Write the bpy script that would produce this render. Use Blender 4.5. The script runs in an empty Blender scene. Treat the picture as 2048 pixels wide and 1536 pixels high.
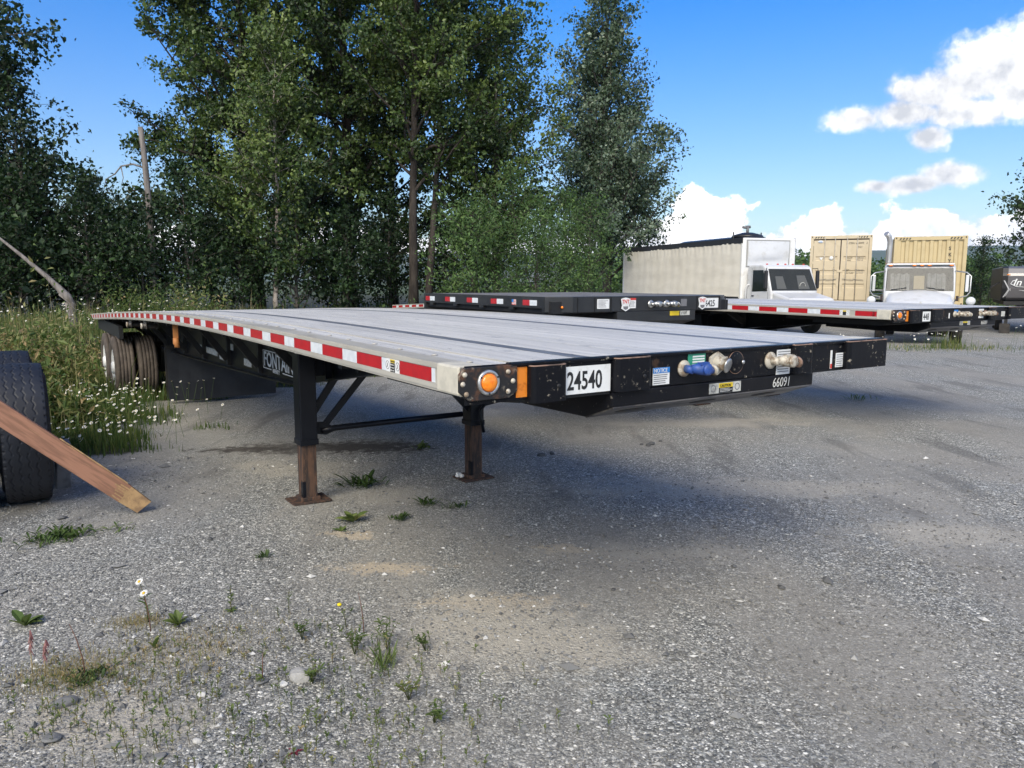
import bpy, bmesh, math, random
import numpy as np
from mathutils import Vector, Matrix

C = bpy.context.scene.collection
SC = bpy.context.scene
rnd = random.Random(7)
PI = math.pi

# ------------------------------------------------------------------ camera
PITCH, ROLL, EYE, FPX = .1347, .0022, 1.7074, 1515.0
cam_d = bpy.data.cameras.new('camera')
cam_d.sensor_width = 36.0
cam_d.lens = FPX / 2048 * 36.0
cam_d.clip_start, cam_d.clip_end = .05, 20000
cam = bpy.data.objects.new('camera', cam_d)
C.objects.link(cam)
_r0 = Vector((1, 0, 0)); _u0 = Vector((0, math.sin(PITCH), math.cos(PITCH)))
_r = _r0 * math.cos(ROLL) + _u0 * math.sin(ROLL)
_u = _u0 * math.cos(ROLL) - _r0 * math.sin(ROLL)
_b = _r.cross(_u)
_m = Matrix((_r, _u, _b)).transposed().to_4x4()
_m.translation = (0, 0, EYE)
cam.matrix_world = _m
SC.camera = cam

# ------------------------------------------------------------------ light and exposure
SUN_AZ, SUN_EL = math.radians(-163), math.radians(38)     # azimuth from +Y towards +X; soft light through thin cloud
sun_d = bpy.data.lights.new('sun', 'SUN')
sun_d.energy = 1.3
sun_d.angle = math.radians(36)
sun_d.color = (1.0, .92, .78)
sun = bpy.data.objects.new('sun', sun_d)
C.objects.link(sun)
_sd = Vector((math.sin(SUN_AZ) * math.cos(SUN_EL), math.cos(SUN_AZ) * math.cos(SUN_EL), math.sin(SUN_EL)))
sun.rotation_euler = (-_sd).to_track_quat('-Z', 'Y').to_euler()
sun.location = (0, 0, 60)
SKY_STRENGTH = .15
SC.view_settings.view_transform = 'Standard'
SC.view_settings.look = 'None'
SC.view_settings.exposure = 1.68
SC.view_settings.gamma = 1.0
SC.view_settings.use_curve_mapping = False
try:
    SC.cycles.max_bounces = 6
    SC.cycles.diffuse_bounces = 4
    SC.cycles.glossy_bounces = 3
    SC.cycles.transmission_bounces = 4
    SC.cycles.transparent_max_bounces = 6
    SC.cycles.volume_bounces = 0
    SC.cycles.caustics_reflective = False
    SC.cycles.caustics_refractive = False
except Exception:
    pass


class NT:
    """Short-hand for building shader node trees."""
    def __init__(self, tree):
        self.t = tree
    def n(self, typ, **kw):
        nd = self.t.nodes.new(typ)
        for k, v in kw.items():
            setattr(nd, k, v)
        return nd
    def put(self, sock, v):
        if isinstance(v, bpy.types.NodeSocket):
            self.t.links.new(v, sock)
        elif isinstance(v, (tuple, list)):
            if len(v) == 3 and len(sock.default_value) == 4:
                v = (*v, 1)
            sock.default_value = v
        else:
            sock.default_value = v
    def m(self, op, a, b=0.0, c=None, clamp=False):
        nd = self.n('ShaderNodeMath', operation=op, use_clamp=clamp)
        self.put(nd.inputs[0], a); self.put(nd.inputs[1], b)
        if c is not None:
            self.put(nd.inputs[2], c)
        return nd.outputs[0]
    def mix(self, f, a, b, blend='MIX'):
        nd = self.n('ShaderNodeMix', data_type='RGBA', blend_type=blend)
        self.put(nd.inputs[0], f); self.put(nd.inputs[6], a); self.put(nd.inputs[7], b)
        return nd.outputs[2]
    def sstep(self, v, lo, hi, a=0.0, b=1.0):
        nd = self.n('ShaderNodeMapRange', interpolation_type='SMOOTHSTEP')
        self.put(nd.inputs[0], v); self.put(nd.inputs[1], lo); self.put(nd.inputs[2], hi)
        self.put(nd.inputs[3], a); self.put(nd.inputs[4], b)
        return nd.outputs[0]
    def noise(self, vec, scale, detail=4, rough=.55, dist=0.0):
        nd = self.n('ShaderNodeTexNoise')
        if vec is not None:
            self.put(nd.inputs['Vector'], vec)
        nd.inputs['Scale'].default_value = scale
        nd.inputs['Detail'].default_value = detail
        nd.inputs['Roughness'].default_value = rough
        nd.inputs['Distortion'].default_value = dist
        return nd.outputs[0]
    def vor(self, vec, scale, feature='F1', rand=1.0):
        nd = self.n('ShaderNodeTexVoronoi', feature=feature)
        if vec is not None:
            self.put(nd.inputs['Vector'], vec)
        nd.inputs['Scale'].default_value = scale
        nd.inputs['Randomness'].default_value = rand
        return nd
    def mapping(self, vec, scale=(1, 1, 1), rot=(0, 0, 0), loc=(0, 0, 0)):
        nd = self.n('ShaderNodeMapping')
        self.put(nd.inputs[0], vec)
        nd.inputs['Location'].default_value = loc
        nd.inputs['Rotation'].default_value = rot
        nd.inputs['Scale'].default_value = scale
        return nd.outputs[0]
    def ramp(self, f, stops):
        nd = self.n('ShaderNodeValToRGB')
        cr = nd.color_ramp
        while len(cr.elements) < len(stops):
            cr.elements.new(.5)
        for e, (p, c) in zip(cr.elements, stops):
            e.position = p; e.color = (*c, 1) if len(c) == 3 else c
        self.put(nd.inputs[0], f)
        return nd.outputs[0]


# ------------------------------------------------------------------ world: clear sky with cumulus
world = bpy.data.worlds.new('World')
SC.world = world
world.use_nodes = True
W = NT(world.node_tree)
world.node_tree.nodes.clear()
sky = W.n('ShaderNodeTexSky')
sky.sky_type = 'NISHITA'
sky.sun_disc = False
sky.sun_elevation = SUN_EL
sky.sun_rotation = SUN_AZ
sky.altitude = 50
sky.air_density = 1.0
sky.dust_density = .35
sky.ozone_density = 2.0
hs = W.n('ShaderNodeHueSaturation')
hs.inputs['Saturation'].default_value = 1.4
hs.inputs['Hue'].default_value = .513
hs.inputs['Value'].default_value = .76
W.put(hs.inputs['Color'], sky.outputs[0])
tc = W.n('ShaderNodeTexCoord')
D = tc.outputs['Generated']
sep = W.n('ShaderNodeSeparateXYZ'); W.put(sep.inputs[0], D)
az = W.m('ARCTAN2', sep.outputs[0], sep.outputs[1])
el = W.m('ARCSINE', sep.outputs[2])
W.put(hs.inputs['Value'], W.sstep(el, 0, .36, .30, .43))
W.put(hs.inputs['Saturation'], W.sstep(el, 0, .42, 1.36, 1.52))
n1 = W.noise(D, 9, 7, .62)
n2 = W.noise(W.mapping(D, loc=(.03, .0, .012)), 9, 7, .62)   # the same field a little way off: self shading
n3 = W.noise(D, 30, 5, .6)
n3b = W.noise(W.mapping(D, loc=(.01, .0, .009)), 30, 5, .6)
def deg(v):
    return v * PI / 180
def blob(a0, e0, ra, re):
    da = W.m('MULTIPLY', W.m('SUBTRACT', az, deg(a0)), 1 / deg(ra))
    de = W.m('MULTIPLY', W.m('SUBTRACT', el, deg(e0)), 1 / deg(re))
    q = W.m('ADD', W.m('MULTIPLY', da, da), W.m('MULTIPLY', de, de))
    return W.m('SUBTRACT', 1.0, W.m('SQRT', q))
fields = None
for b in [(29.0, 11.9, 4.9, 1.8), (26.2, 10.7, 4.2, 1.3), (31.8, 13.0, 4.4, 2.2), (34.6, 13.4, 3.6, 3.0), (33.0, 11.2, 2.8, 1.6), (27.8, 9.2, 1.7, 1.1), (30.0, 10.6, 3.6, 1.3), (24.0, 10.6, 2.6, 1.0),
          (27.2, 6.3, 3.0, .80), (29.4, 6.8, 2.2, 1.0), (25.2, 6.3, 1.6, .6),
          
          (62, 14, 12, 4), (92, 24, 18, 7), (128, 34, 26, 14), (176, 30, 30, 16), (-163, 38, 60, 26), (-120, 58, 60, 18), (-96, 30, 22, 12), (-60, 24, 12, 5), (100, 55, 40, 14), (-150, 16, 22, 8)]:  # clouds outside the view, added to whiten and soften the fill light
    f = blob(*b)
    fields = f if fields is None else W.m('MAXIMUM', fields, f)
nz = W.m('ADD', W.m('MULTIPLY', W.m('SUBTRACT', n1, .5), 1.5), W.m('MULTIPLY', W.m('SUBTRACT', n3, .5), 1.3))
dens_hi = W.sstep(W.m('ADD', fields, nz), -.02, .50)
# row of heaped clouds low over the horizon, all the way round
la = W.noise(W.mapping(D, scale=(1, 1, 0)), 5.5, 3, .5)
ltop = W.m('ADD', deg(3.7), W.m('MULTIPLY', W.m('SUBTRACT', la, .45), deg(8)))
l1 = W.m('MAXIMUM', W.m('MULTIPLY', blob(14.2, 3.8, 3.6, 2.9), .055), W.m('MULTIPLY', blob(27.9, 3.1, 3.4, 2.2), .05))
l1 = W.m('MAXIMUM', l1, W.m('MULTIPLY', blob(21.6, 3.0, 2.8, 2.0), .05))
lf = W.m('MAXIMUM', W.m('SUBTRACT', W.m('MINIMUM', ltop, deg(4.3)), el), l1)
lf = W.m('ADD', lf, W.m('MULTIPLY', W.m('ADD', W.m('SUBTRACT', n3, .5), W.m('MULTIPLY', W.m('SUBTRACT', n1, .5), .7)), .085))
dens_lo = W.sstep(lf, 0.0, .010)
dens = W.m('MAXIMUM', dens_hi, dens_lo)
shade = W.m('ADD', W.m('MULTIPLY', W.m('SUBTRACT', n1, n2), 3.2), W.m('MULTIPLY', W.m('SUBTRACT', n3, n3b), 2.2))
lit = W.m('ADD', .62, shade, clamp=True)
lit = W.m('SUBTRACT', lit, W.m('MULTIPLY', W.sstep(W.m('ADD', fields, nz), .35, 1.1), .5), clamp=True)
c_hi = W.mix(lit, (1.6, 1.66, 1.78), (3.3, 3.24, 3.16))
litl = W.m('ADD', W.m('ADD', .66, W.m('MULTIPLY', shade, 1.0)), W.m('MULTIPLY', W.m('SUBTRACT', el, deg(3.2)), 9), clamp=True)
c_lo = W.mix(litl, (2.6, 2.75, 3.0), (4.7, 4.6, 4.45))
ccol = W.mix(dens_lo, c_hi, c_lo)
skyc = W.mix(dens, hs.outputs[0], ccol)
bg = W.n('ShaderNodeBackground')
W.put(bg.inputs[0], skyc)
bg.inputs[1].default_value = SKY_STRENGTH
wo = W.n('ShaderNodeOutputWorld')
W.put(wo.inputs[0], bg.outputs[0])

# ------------------------------------------------------------------ object helpers
def tag(o, label=None, cat=None, group=None, kind=None):
    if label: o['label'] = label
    if cat: o['category'] = cat
    if group: o['group'] = group
    if kind: o['kind'] = kind
    return o

def thing(name, label, cat, loc=(0, 0, 0), rz=0.0, group=None):
    o = bpy.data.objects.new(name, None)
    o.empty_display_size = .2
    C.objects.link(o)
    o.location = loc; o.rotation_euler = (0, 0, rz)
    return tag(o, label, cat, group)

def link_mesh(name, me, parent=None, loc=None, rot=None):
    o = bpy.data.objects.new(name, me)
    C.objects.link(o)
    if parent is not None:
        o.parent = parent
    if loc is not None: o.location = loc
    if rot is not None: o.rotation_euler = rot
    return o

def dup(o, parent=None, loc=None, rot=None, scale=None):
    c = o.copy(); C.objects.link(c)
    c.parent = parent
    if loc is not None: c.location = loc
    if rot is not None: c.rotation_euler = rot
    if scale is not None: c.scale = scale
    return c

def copy_tree(o, parent=None):
    c = o.copy(); C.objects.link(c); c.parent = parent
    for ch in list(o.children):
        copy_tree(ch, c)
    return c

class MB:
    """Collects solids in local coordinates; build() links them as one mesh object."""
    def __init__(self):
        self.v = []; self.f = []; self.smooth = []
    def add(self, vs, fs, M=None, smooth=False):
        b = len(self.v)
        if M is not None:
            vs = [tuple(M @ Vector(p)) for p in vs]
        self.v += [tuple(p) for p in vs]
        self.f += [tuple(i + b for i in f) for f in fs]
        self.smooth += [smooth] * len(fs)
        return self
    def box(self, x0, x1, y0, y1, z0, z1, M=None):
        vs = [(x0, y0, z0), (x1, y0, z0), (x1, y1, z0), (x0, y1, z0), (x0, y0, z1), (x1, y0, z1), (x1, y1, z1), (x0, y1, z1)]
        fs = [(0, 3, 2, 1), (4, 5, 6, 7), (0, 1, 5, 4), (1, 2, 6, 5), (2, 3, 7, 6), (3, 0, 4, 7)]
        return self.add(vs, fs, M)
    def prism(self, poly, h0, h1, axis='z', M=None):
        """poly: 2-D outline, extruded along axis. x: poly=(y,z); y: poly=(x,z); z: poly=(x,y)"""
        n = len(poly)
        def p(q, h):
            return (h, q[0], q[1]) if axis == 'x' else (q[0], h, q[1]) if axis == 'y' else (q[0], q[1], h)
        vs = [p(q, h0) for q in poly] + [p(q, h1) for q in poly]
        fs = [tuple(range(n))[::-1], tuple(range(n, 2 * n))] + [(i, (i + 1) % n, n + (i + 1) % n, n + i) for i in range(n)]
        return self.add(vs, fs, M)
    def bar(self, a, b, w, h, up=(0, 0, 1)):
        """rectangular bar from a to b, w across, h along up"""
        a = Vector(a); b = Vector(b); d = (b - a).normalized(); up = Vector(up)
        s = d.cross(up)
        if s.length < 1e-4:
            s = d.cross(Vector((1, 0, 0)))
        s.normalize(); u = s.cross(d).normalized()
        vs = []
        for p in (a, b):
            for i, j in ((-1, -1), (1, -1), (1, 1), (-1, 1)):
                vs.append(p + s * (i * w / 2) + u * (j * h / 2))
        return self.add(vs, [(3, 2, 1, 0), (4, 5, 6, 7), (0, 1, 5, 4), (1, 2, 6, 5), (2, 3, 7, 6), (3, 0, 4, 7)])
    def tube(self, pts, r, n=10, cap=True, smooth=True):
        pts = [Vector(p) for p in pts]
        rs = r if isinstance(r, (list, tuple)) else [r] * len(pts)
        vs = []; prev = None
        for i, p in enumerate(pts):
            d = (pts[min(i + 1, len(pts) - 1)] - pts[max(i - 1, 0)]).normalized()
            if prev is None:
                s = d.cross(Vector((0, 0, 1)))
                if s.length < .05: s = d.cross(Vector((1, 0, 0)))
            else:
                s = prev - d * prev.dot(d)
            s.normalize(); prev = s; u = d.cross(s)
            for k in range(n):
                a = 2 * PI * k / n
                vs.append(p + (s * math.cos(a) + u * math.sin(a)) * rs[i])
        fs = []
        for i in range(len(pts) - 1):
            for k in range(n):
                fs.append((i * n + k, i * n + (k + 1) % n, (i + 1) * n + (k + 1) % n, (i + 1) * n + k))
        self.add(vs, fs, smooth=smooth)
        if cap:
            b = len(self.v) - len(vs)
            self.f += [tuple(b + k for k in range(n))[::-1], tuple(b + (len(pts) - 1) * n + k for k in range(n))]
            self.smooth += [False, False]
        return self
    def lathe(self, prof, n=24, M=None, smooth=True, closed=False):
        """prof: (radius, height) pairs turned about local z"""
        vs = [(r * math.cos(2 * PI * k / n), r * math.sin(2 * PI * k / n), h) for r, h in prof for k in range(n)]
        m = len(prof); fs = []
        for i in range(m if closed else m - 1):
            j = (i + 1) % m
            for k in range(n):
                fs.append((i * n + k, i * n + (k + 1) % n, j * n + (k + 1) % n, j * n + k))
        if not closed:
            if prof[0][0] > 1e-6: fs.append(tuple(range(n))[::-1])
            if prof[-1][0] > 1e-6: fs.append(tuple((m - 1) * n + k for k in range(n)))
        return self.add(vs, fs, M, smooth)
    def ball(self, c, r, n=12, m=8, sc=(1, 1, 1)):
        prof = [(math.sin(PI * i / m), -math.cos(PI * i / m)) for i in range(m + 1)]
        M = Matrix.Translation(c) @ Matrix.Diagonal((r * sc[0], r * sc[1], r * sc[2], 1))
        return self.lathe(prof, n, M)
    def mesh(self, name, mat, bevel=0.0, seg=2, angle=35):
        me = bpy.data.meshes.new(name)
        me.from_pydata(self.v, [], self.f)
        me.polygons.foreach_set('use_smooth', self.smooth)
        if bevel or True:
            bm = bmesh.new(); bm.from_mesh(me)
            bmesh.ops.remove_doubles(bm, verts=bm.verts, dist=1e-6)
            bmesh.ops.recalc_face_normals(bm, faces=bm.faces)
            if bevel:
                es = [e for e in bm.edges if len(e.link_faces) == 2 and e.calc_face_angle(0) > math.radians(angle)]
                bmesh.ops.bevel(bm, geom=es, offset=bevel, segments=seg, profile=.5, affect='EDGES', clamp_overlap=True)
            bm.to_mesh(me); bm.free()
        if mat: me.materials.append(mat)
        return me
    def build(self, name, mat, parent=None, bevel=0.0, loc=None, rot=None, seg=2, kind=None):
        o = link_mesh(name, self.mesh(name, mat, bevel, seg), parent, loc, rot)
        if kind: o['kind'] = kind
        return o

def np_mesh(name, verts, faces, mat, smooth=False, attr=None):
    """verts (n,3) and faces (m,k) arrays -> mesh data"""
    me = bpy.data.meshes.new(name)
    verts = np.ascontiguousarray(verts, dtype=np.float32); faces = np.ascontiguousarray(faces, dtype=np.int32)
    m, k = faces.shape
    me.vertices.add(len(verts)); me.vertices.foreach_set('co', verts.ravel())
    me.loops.add(m * k); me.loops.foreach_set('vertex_index', faces.ravel())
    me.polygons.add(m)
    me.polygons.foreach_set('loop_start', np.arange(0, m * k, k, dtype=np.int32))
    me.polygons.foreach_set('loop_total', np.full(m, k, dtype=np.int32))
    me.polygons.foreach_set('use_smooth', np.full(m, smooth, dtype=bool))
    if attr is not None:
        for an, av in attr.items():
            a = me.attributes.new(an, 'FLOAT', 'POINT')
            a.data.foreach_set('value', np.ascontiguousarray(av, dtype=np.float32))
    me.update(calc_edges=True)
    if mat: me.materials.append(mat)
    return me

_fonts = {}
def text(s, size, mat, parent, loc, xdir, updir, name='lettering', thick=.0008, sx=1.0, shear=0.0, align='LEFT', bold=0.0, space=1.0):
    """flat lettering standing on a surface: loc is the lower left corner, xdir the reading direction"""
    cu = bpy.data.curves.new(name, 'FONT')
    cu.body = s; cu.size = size; cu.extrude = thick; cu.shear = shear; cu.align_x = align; cu.offset = bold; cu.space_character = space
    cu.resolution_u = 3
    o = bpy.data.objects.new(name, cu); C.objects.link(o)
    dg = bpy.context.evaluated_depsgraph_get()
    me = bpy.data.meshes.new_from_object(o.evaluated_get(dg))
    bpy.data.objects.remove(o); bpy.data.curves.remove(cu)
    x = Vector(xdir).normalized(); u = Vector(updir); u = (u - x * u.dot(x)).normalized(); z = x.cross(u)
    M = Matrix((x * sx, u, z)).transposed().to_4x4(); M.translation = loc
    me.transform(M)
    me.materials.clear(); me.materials.append(mat)
    me.name = name
    return link_mesh(name, me, parent)

# ------------------------------------------------------------------ materials
MATS = {}
def mat(name, col, rough=.6, metal=0.0, col2=None, nscale=8.0, lo=.4, hi=.65, nstretch=(1, 1, 1), bump=None, col3=None, n3=30.0, lo3=.6, hi3=.7, spec=.5, coat=0.0, coords='Object', rough2=None):
    """procedural surface: base colour, a second colour in noise patches, a third in finer specks, optional bump"""
    if name in MATS: return MATS[name]
    m = bpy.data.materials.new(name); m.use_nodes = True
    t = NT(m.node_tree); bs = m.node_tree.nodes['Principled BSDF']
    tcn = t.n('ShaderNodeTexCoord'); v = t.mapping(tcn.outputs[coords], nstretch)
    c = (*col, 1)
    bs.inputs['Base Color'].default_value = c
    cur = None
    if col2:
        f = t.sstep(t.noise(v, nscale, 5, .6), lo, hi)
        cur = t.mix(f, col, col2)
        if rough2 is not None:
            t.put(bs.inputs['Roughness'], t.m('ADD', rough, t.m('MULTIPLY', f, rough2 - rough)))
    if col3:
        f3 = t.m('MULTIPLY', t.sstep(t.noise(v, n3, 4, .65), lo3, hi3), t.sstep(t.noise(v, n3 * .14, 3, .6), .40, .60))
        cur = t.mix(f3, cur if cur is not None else col, col3)
    if cur is not None:
        t.put(bs.inputs['Base Color'], cur)
    if rough2 is None or not col2:
        bs.inputs['Roughness'].default_value = rough
    bs.inputs['Metallic'].default_value = metal
    bs.inputs['Specular IOR Level'].default_value = spec
    bs.inputs['Coat Weight'].default_value = coat
    if bump:
        b = t.n('ShaderNodeBump'); b.inputs['Strength'].default_value = bump[1]; b.inputs['Distance'].default_value = bump[2]
        t.put(b.inputs['Height'], t.noise(v, bump[0], 4, .6))
        t.put(bs.inputs['Normal'], b.outputs[0])
    MATS[name] = m
    return m

black_steel = mat('black_steel_paint', (.006, .0065, .009), .36, 0, (.012, .012, .014), 3, .4, .7, bump=(40, .12, .004), col3=(.15, .14, .12), n3=50, lo3=.65, hi3=.72, spec=.16)
black_worn = mat('black_worn_steel', (.006, .0065, .009), .34, 0, (.05, .03, .02), 9, .60, .70, bump=(30, .15, .004), col3=(.28, .25, .20), n3=48, lo3=.60, hi3=.68, spec=.16)
black_rust = mat('black_rusty_steel', (.012, .011, .011), .5, 0, (.11, .05, .025), 13, .52, .66, bump=(50, .35, .004), col3=(.30, .26, .20), n3=28, lo3=.58, hi3=.68)
black_leg = mat('black_leg_enamel', (.005, .006, .010), .36, 0, (.008, .009, .013), 5, .4, .7, bump=(20, .08, .004), spec=.25)
under_black = mat('chassis_black', (.008, .008, .009), .6, 0, (.018, .016, .014), 4, .45, .7)
rust = mat('rusty_leg_steel', (.098, .052, .032), .8, 0, (.030, .021, .018), 7, .38, .58, (4, 4, .6), bump=(60, .35, .003), col3=(.19, .09, .045), n3=26, lo3=.55, hi3=.72)
rust_lip = mat('rusty_edge', (.30, .19, .14), .85, 0, (.10, .07, .055), 16, .45, .6)
rail_alu = mat('side_rail_aluminium', (.56, .53, .46), .42, .25, (.46, .43, .37), 5, .4, .65, (1, .25, 1), bump=(30, .1, .003), col3=(.33, .31, .27), n3=22, lo3=.64, hi3=.74)
cast_alu = mat('cast_end_aluminium', (.62, .58, .48), .55, .1, (.52, .49, .41), 14, .4, .6, bump=(70, .25, .003))
bright_metal = mat('zinc_bright', (.62, .62, .60), .35, .9, (.4, .4, .39), 30, .4, .6)
dirty_zinc = mat('dirty_zinc_casting', (.52, .48, .40), .6, .2, (.27, .21, .15), 30, .45, .6, bump=(60, .3, .002))
red_tape = mat('red_reflective_tape', (.46, .012, .018), .32, 0, (.40, .014, .020), 18, .4, .6, spec=.6, bump=(400, .05, .001), col3=(.22, .10, .09), n3=34, lo3=.62, hi3=.70)
white_tape = mat('white_reflective_tape', (.72, .75, .78), .32, 0, (.62, .66, .70), 18, .4, .6, spec=.6, bump=(400, .05, .001), col3=(.34, .33, .31), n3=34, lo3=.62, hi3=.70)
paper = mat('white_sticker', (.74, .75, .74), .5, 0, (.62, .62, .60), 22, .5, .7)
paper_dirty = mat('weathered_sticker', (.52, .52, .48), .6, 0, (.30, .29, .26), 24, .45, .65)
ink = mat('black_ink', (.015, .015, .016), .6)
grey_ink = mat('grey_ink', (.16, .16, .17), .7)
white_ink = mat('white_ink', (.62, .62, .60), .7)
yellow_st = mat('yellow_sticker', (.72, .52, .02), .5)
blue_st = mat('blue_sticker', (.02, .19, .55), .5)
green_st = mat('green_sticker', (.03, .27, .16), .5)
red_st = mat('red_sticker', (.55, .04, .03), .5)
amber = mat('amber_lens', (.95, .27, .012), .22, 0, (.88, .20, .008), 60, .4, .6, spec=.6, coat=.3)
amber_refl = mat('amber_reflector', (.72, .22, .02), .35, 0, (.50, .13, .01), 26, .45, .62)
blue_paint = mat('blue_coupling_paint', (.025, .075, .30), .5, 0, (.05, .09, .22), 30, .45, .65, bump=(50, .3, .002))
red_dirty = mat('dull_red_paint', (.22, .05, .035), .7, 0, (.30, .16, .10), 30, .45, .6)
rubber = mat('tyre_rubber', (.022, .020, .019), .72, 0, (.045, .038, .032), 6, .42, .66, bump=(40, .15, .003))
rubber_brown = mat('dusty_tyre_rubber', (.07, .056, .045), .85, 0, (.11, .088, .07), 7, .42, .64, bump=(60, .2, .003))
rubber_blue = mat('bluish_worn_rubber', (.008, .010, .016), .6, 0, (.015, .018, .026), 5, .42, .64, bump=(50, .06, .002), col3=(.07, .078, .092), n3=6, lo3=.66, hi3=.74)
flap_mat = mat('mud_flap_rubber', (.012, .014, .020), .55, 0, (.02, .023, .03), 4, .4, .65, bump=(14, .1, .01))
rim_white = mat('white_wheel_paint', (.70, .70, .68), .45, 0, (.5, .48, .44), 8, .55, .7)
wood_red = mat('red_stained_timber', (.34, .17, .108), .75, 0, (.23, .115, .072), 4, .42, .62, (9, 9, .8), bump=(8, .3, .003), col3=(.42, .24, .13), n3=9, lo3=.60, hi3=.72)
wood_raw = mat('raw_timber', (.42, .27, .13), .8, 0, (.24, .15, .08), 14, .4, .65, bump=(40, .4, .003))
nailer = mat('dark_nailer_strip', (.11, .122, .145), .5, 0, (.18, .193, .215), 6, .4, .65, (3, .5, 1), bump=(40, .3, .003))
strap_mat = mat('orange_strap', (.42, .17, .05), .7)

def planks_mat():
    m = bpy.data.materials.new('deck_plank_aluminium'); m.use_nodes = True
    t = NT(m.node_tree); bs = m.node_tree.nodes['Principled BSDF']
    co = t.n('ShaderNodeTexCoord').outputs['Object']
    s1 = t.noise(t.mapping(co, (26, .9, 1)), 1.0, 5, .6)          # long wear streaks
    s2 = t.noise(t.mapping(co, (7, 3.2, 1)), 1.6, 5, .65)         # scuffs across
    s3 = t.noise(t.mapping(co, (90, 1.6, 1)), 1.0, 3, .5)
    oi = t.n('ShaderNodeObjectInfo').outputs['Random']
    base = t.mix(t.sstep(s1, .35, .68), (.78, .755, .695), (.57, .55, .51))
    base = t.mix(t.sstep(s2, .60, .72), base, (.30, .30, .31))
    base = t.mix(t.sstep(s3, .56, .72), base, (.74, .725, .685))
    s4 = t.noise(t.mapping(co, (1.6, .55, 1)), 1.0, 6, .7)
    base = t.mix(t.m('MULTIPLY', t.sstep(s4, .52, .68), .35), base, (.40, .39, .37))
    s5 = t.noise(t.mapping(co, (60, 7, 1)), 1.0, 4, .6)
    base = t.mix(t.m('MULTIPLY', t.sstep(s5, .64, .70), .8), base, (.20, .20, .205))
    base = t.mix(t.m('MULTIPLY', oi, .45), base, (.44, .435, .42))
    sx = t.n('ShaderNodeSeparateXYZ'); t.put(sx.inputs[0], co)
    rib = t.m('PINGPONG', t.m('MULTIPLY', sx.outputs[0], 1.0), .0105)
    ribm = t.sstep(rib, .0, .0022)
    base = t.mix(t.m('SUBTRACT', 1.0, ribm), base, (.30, .295, .285))
    t.put(bs.inputs['Base Color'], base)
    bs.inputs['Metallic'].default_value = .15
    t.put(bs.inputs['Roughness'], t.m('ADD', .42, t.m('MULTIPLY', s2, .25)))
    b = t.n('ShaderNodeBump'); b.inputs['Strength'].default_value = .5; b.inputs['Distance'].default_value = .003
    t.put(b.inputs['Height'], t.m('ADD', ribm, t.m('MULTIPLY', s2, .3)))
    t.put(bs.inputs['Normal'], b.outputs[0])
    return m
plank_alu = planks_mat()

# ================================================================== GROUND AND LAND
def sm(a, b, x):
    t = np.clip((np.asarray(x, dtype=float) - a) / (b - a), 0, 1)
    return t * t * (3 - 2 * t)

def berm_line(X):
    return np.where(X > -4, 23.0, 23.0 - 1.6 * (-4 - X))

def gz(X, Y):
    X = np.asarray(X, dtype=float); Y = np.asarray(Y, dtype=float)
    k = sm(0, 7, X)
    left = -.028 * np.clip(Y - 5.5, 0, 7.5)
    right = -.0065 * np.clip(Y - 5.5, 0, 24)
    z = left * (1 - k) + right * k
    z = z + .60 * sm(-.5, 4.5, Y - berm_line(X)) * (1 - sm(2, 8, X)) * (1 - sm(60, 140, Y))
    fade = 1 - sm(25, 60, np.hypot(X, Y))
    z = z + fade * (.012 * np.sin(X * 1.7 + 1.3 * np.sin(Y * .9)) * np.sin(Y * 1.3 + .6) + .006 * np.sin(X * 4.1 + Y * 2.3) * np.sin(Y * 3.7 - X))
    return z

def g1(x, y):
    return float(gz(x, y))

VB_Y = [2.0, 5.6, 6.6, 7.2, 7.7, 8.5, 9.7, 11.0, 11.6, 13, 16, 20, 24, 27]
VB_X = [-9.0, -5.2, -4.45, -4.15, -3.95, -4.05, -4.6, -5.2, -5.2, -4.6, -1.6, .6, 3.0, 6.0]
def veg(X, Y):
    X = np.asarray(X, dtype=float); Y = np.asarray(Y, dtype=float)
    xb = np.interp(Y, VB_Y, VB_X)
    wob = .30 * np.sin(Y * 3.1 + X) + .12 * np.sin(Y * 7.3 + 1) + .1 * np.sin(X * 6 + Y)
    a = sm(-.15, .75, xb - X + wob)
    b = sm(33, 44, Y - .35 * (X - 10)) * sm(3, 6, X)
    c = .55 * sm(.9, .2, np.hypot((X - 13.0) / 2.4, (Y - 21.2) / 1.0)) if False else 0
    return np.clip(np.maximum(a, b) + c, 0, 1)

def grid_lines(lo, hi, step, far_lo, far_hi, ratio=1.22):
    core = list(np.arange(lo, hi + 1e-6, step))
    d = step; x = hi; up = []
    while x < far_hi:
        d *= ratio; x += d; up.append(x)
    d = step; x = lo; dn = []
    while x > far_lo:
        d *= ratio; x -= d; dn.append(x)
    return np.array(dn[::-1] + core + up)

gx = grid_lines(-13, 19, .22, -7000, 7000)
gy = grid_lines(-3, 33, .22, -3000, 9500)
GX, GY = np.meshgrid(gx, gy)
V = np.stack([GX, GY, gz(GX, GY)], -1).reshape(-1, 3)
nx, ny = len(gx), len(gy)
ii = (np.arange(ny - 1)[:, None] * nx + np.arange(nx - 1)[None, :]).ravel()
Fq = np.stack([ii, ii + 1, ii + nx + 1, ii + nx], -1)

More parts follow.
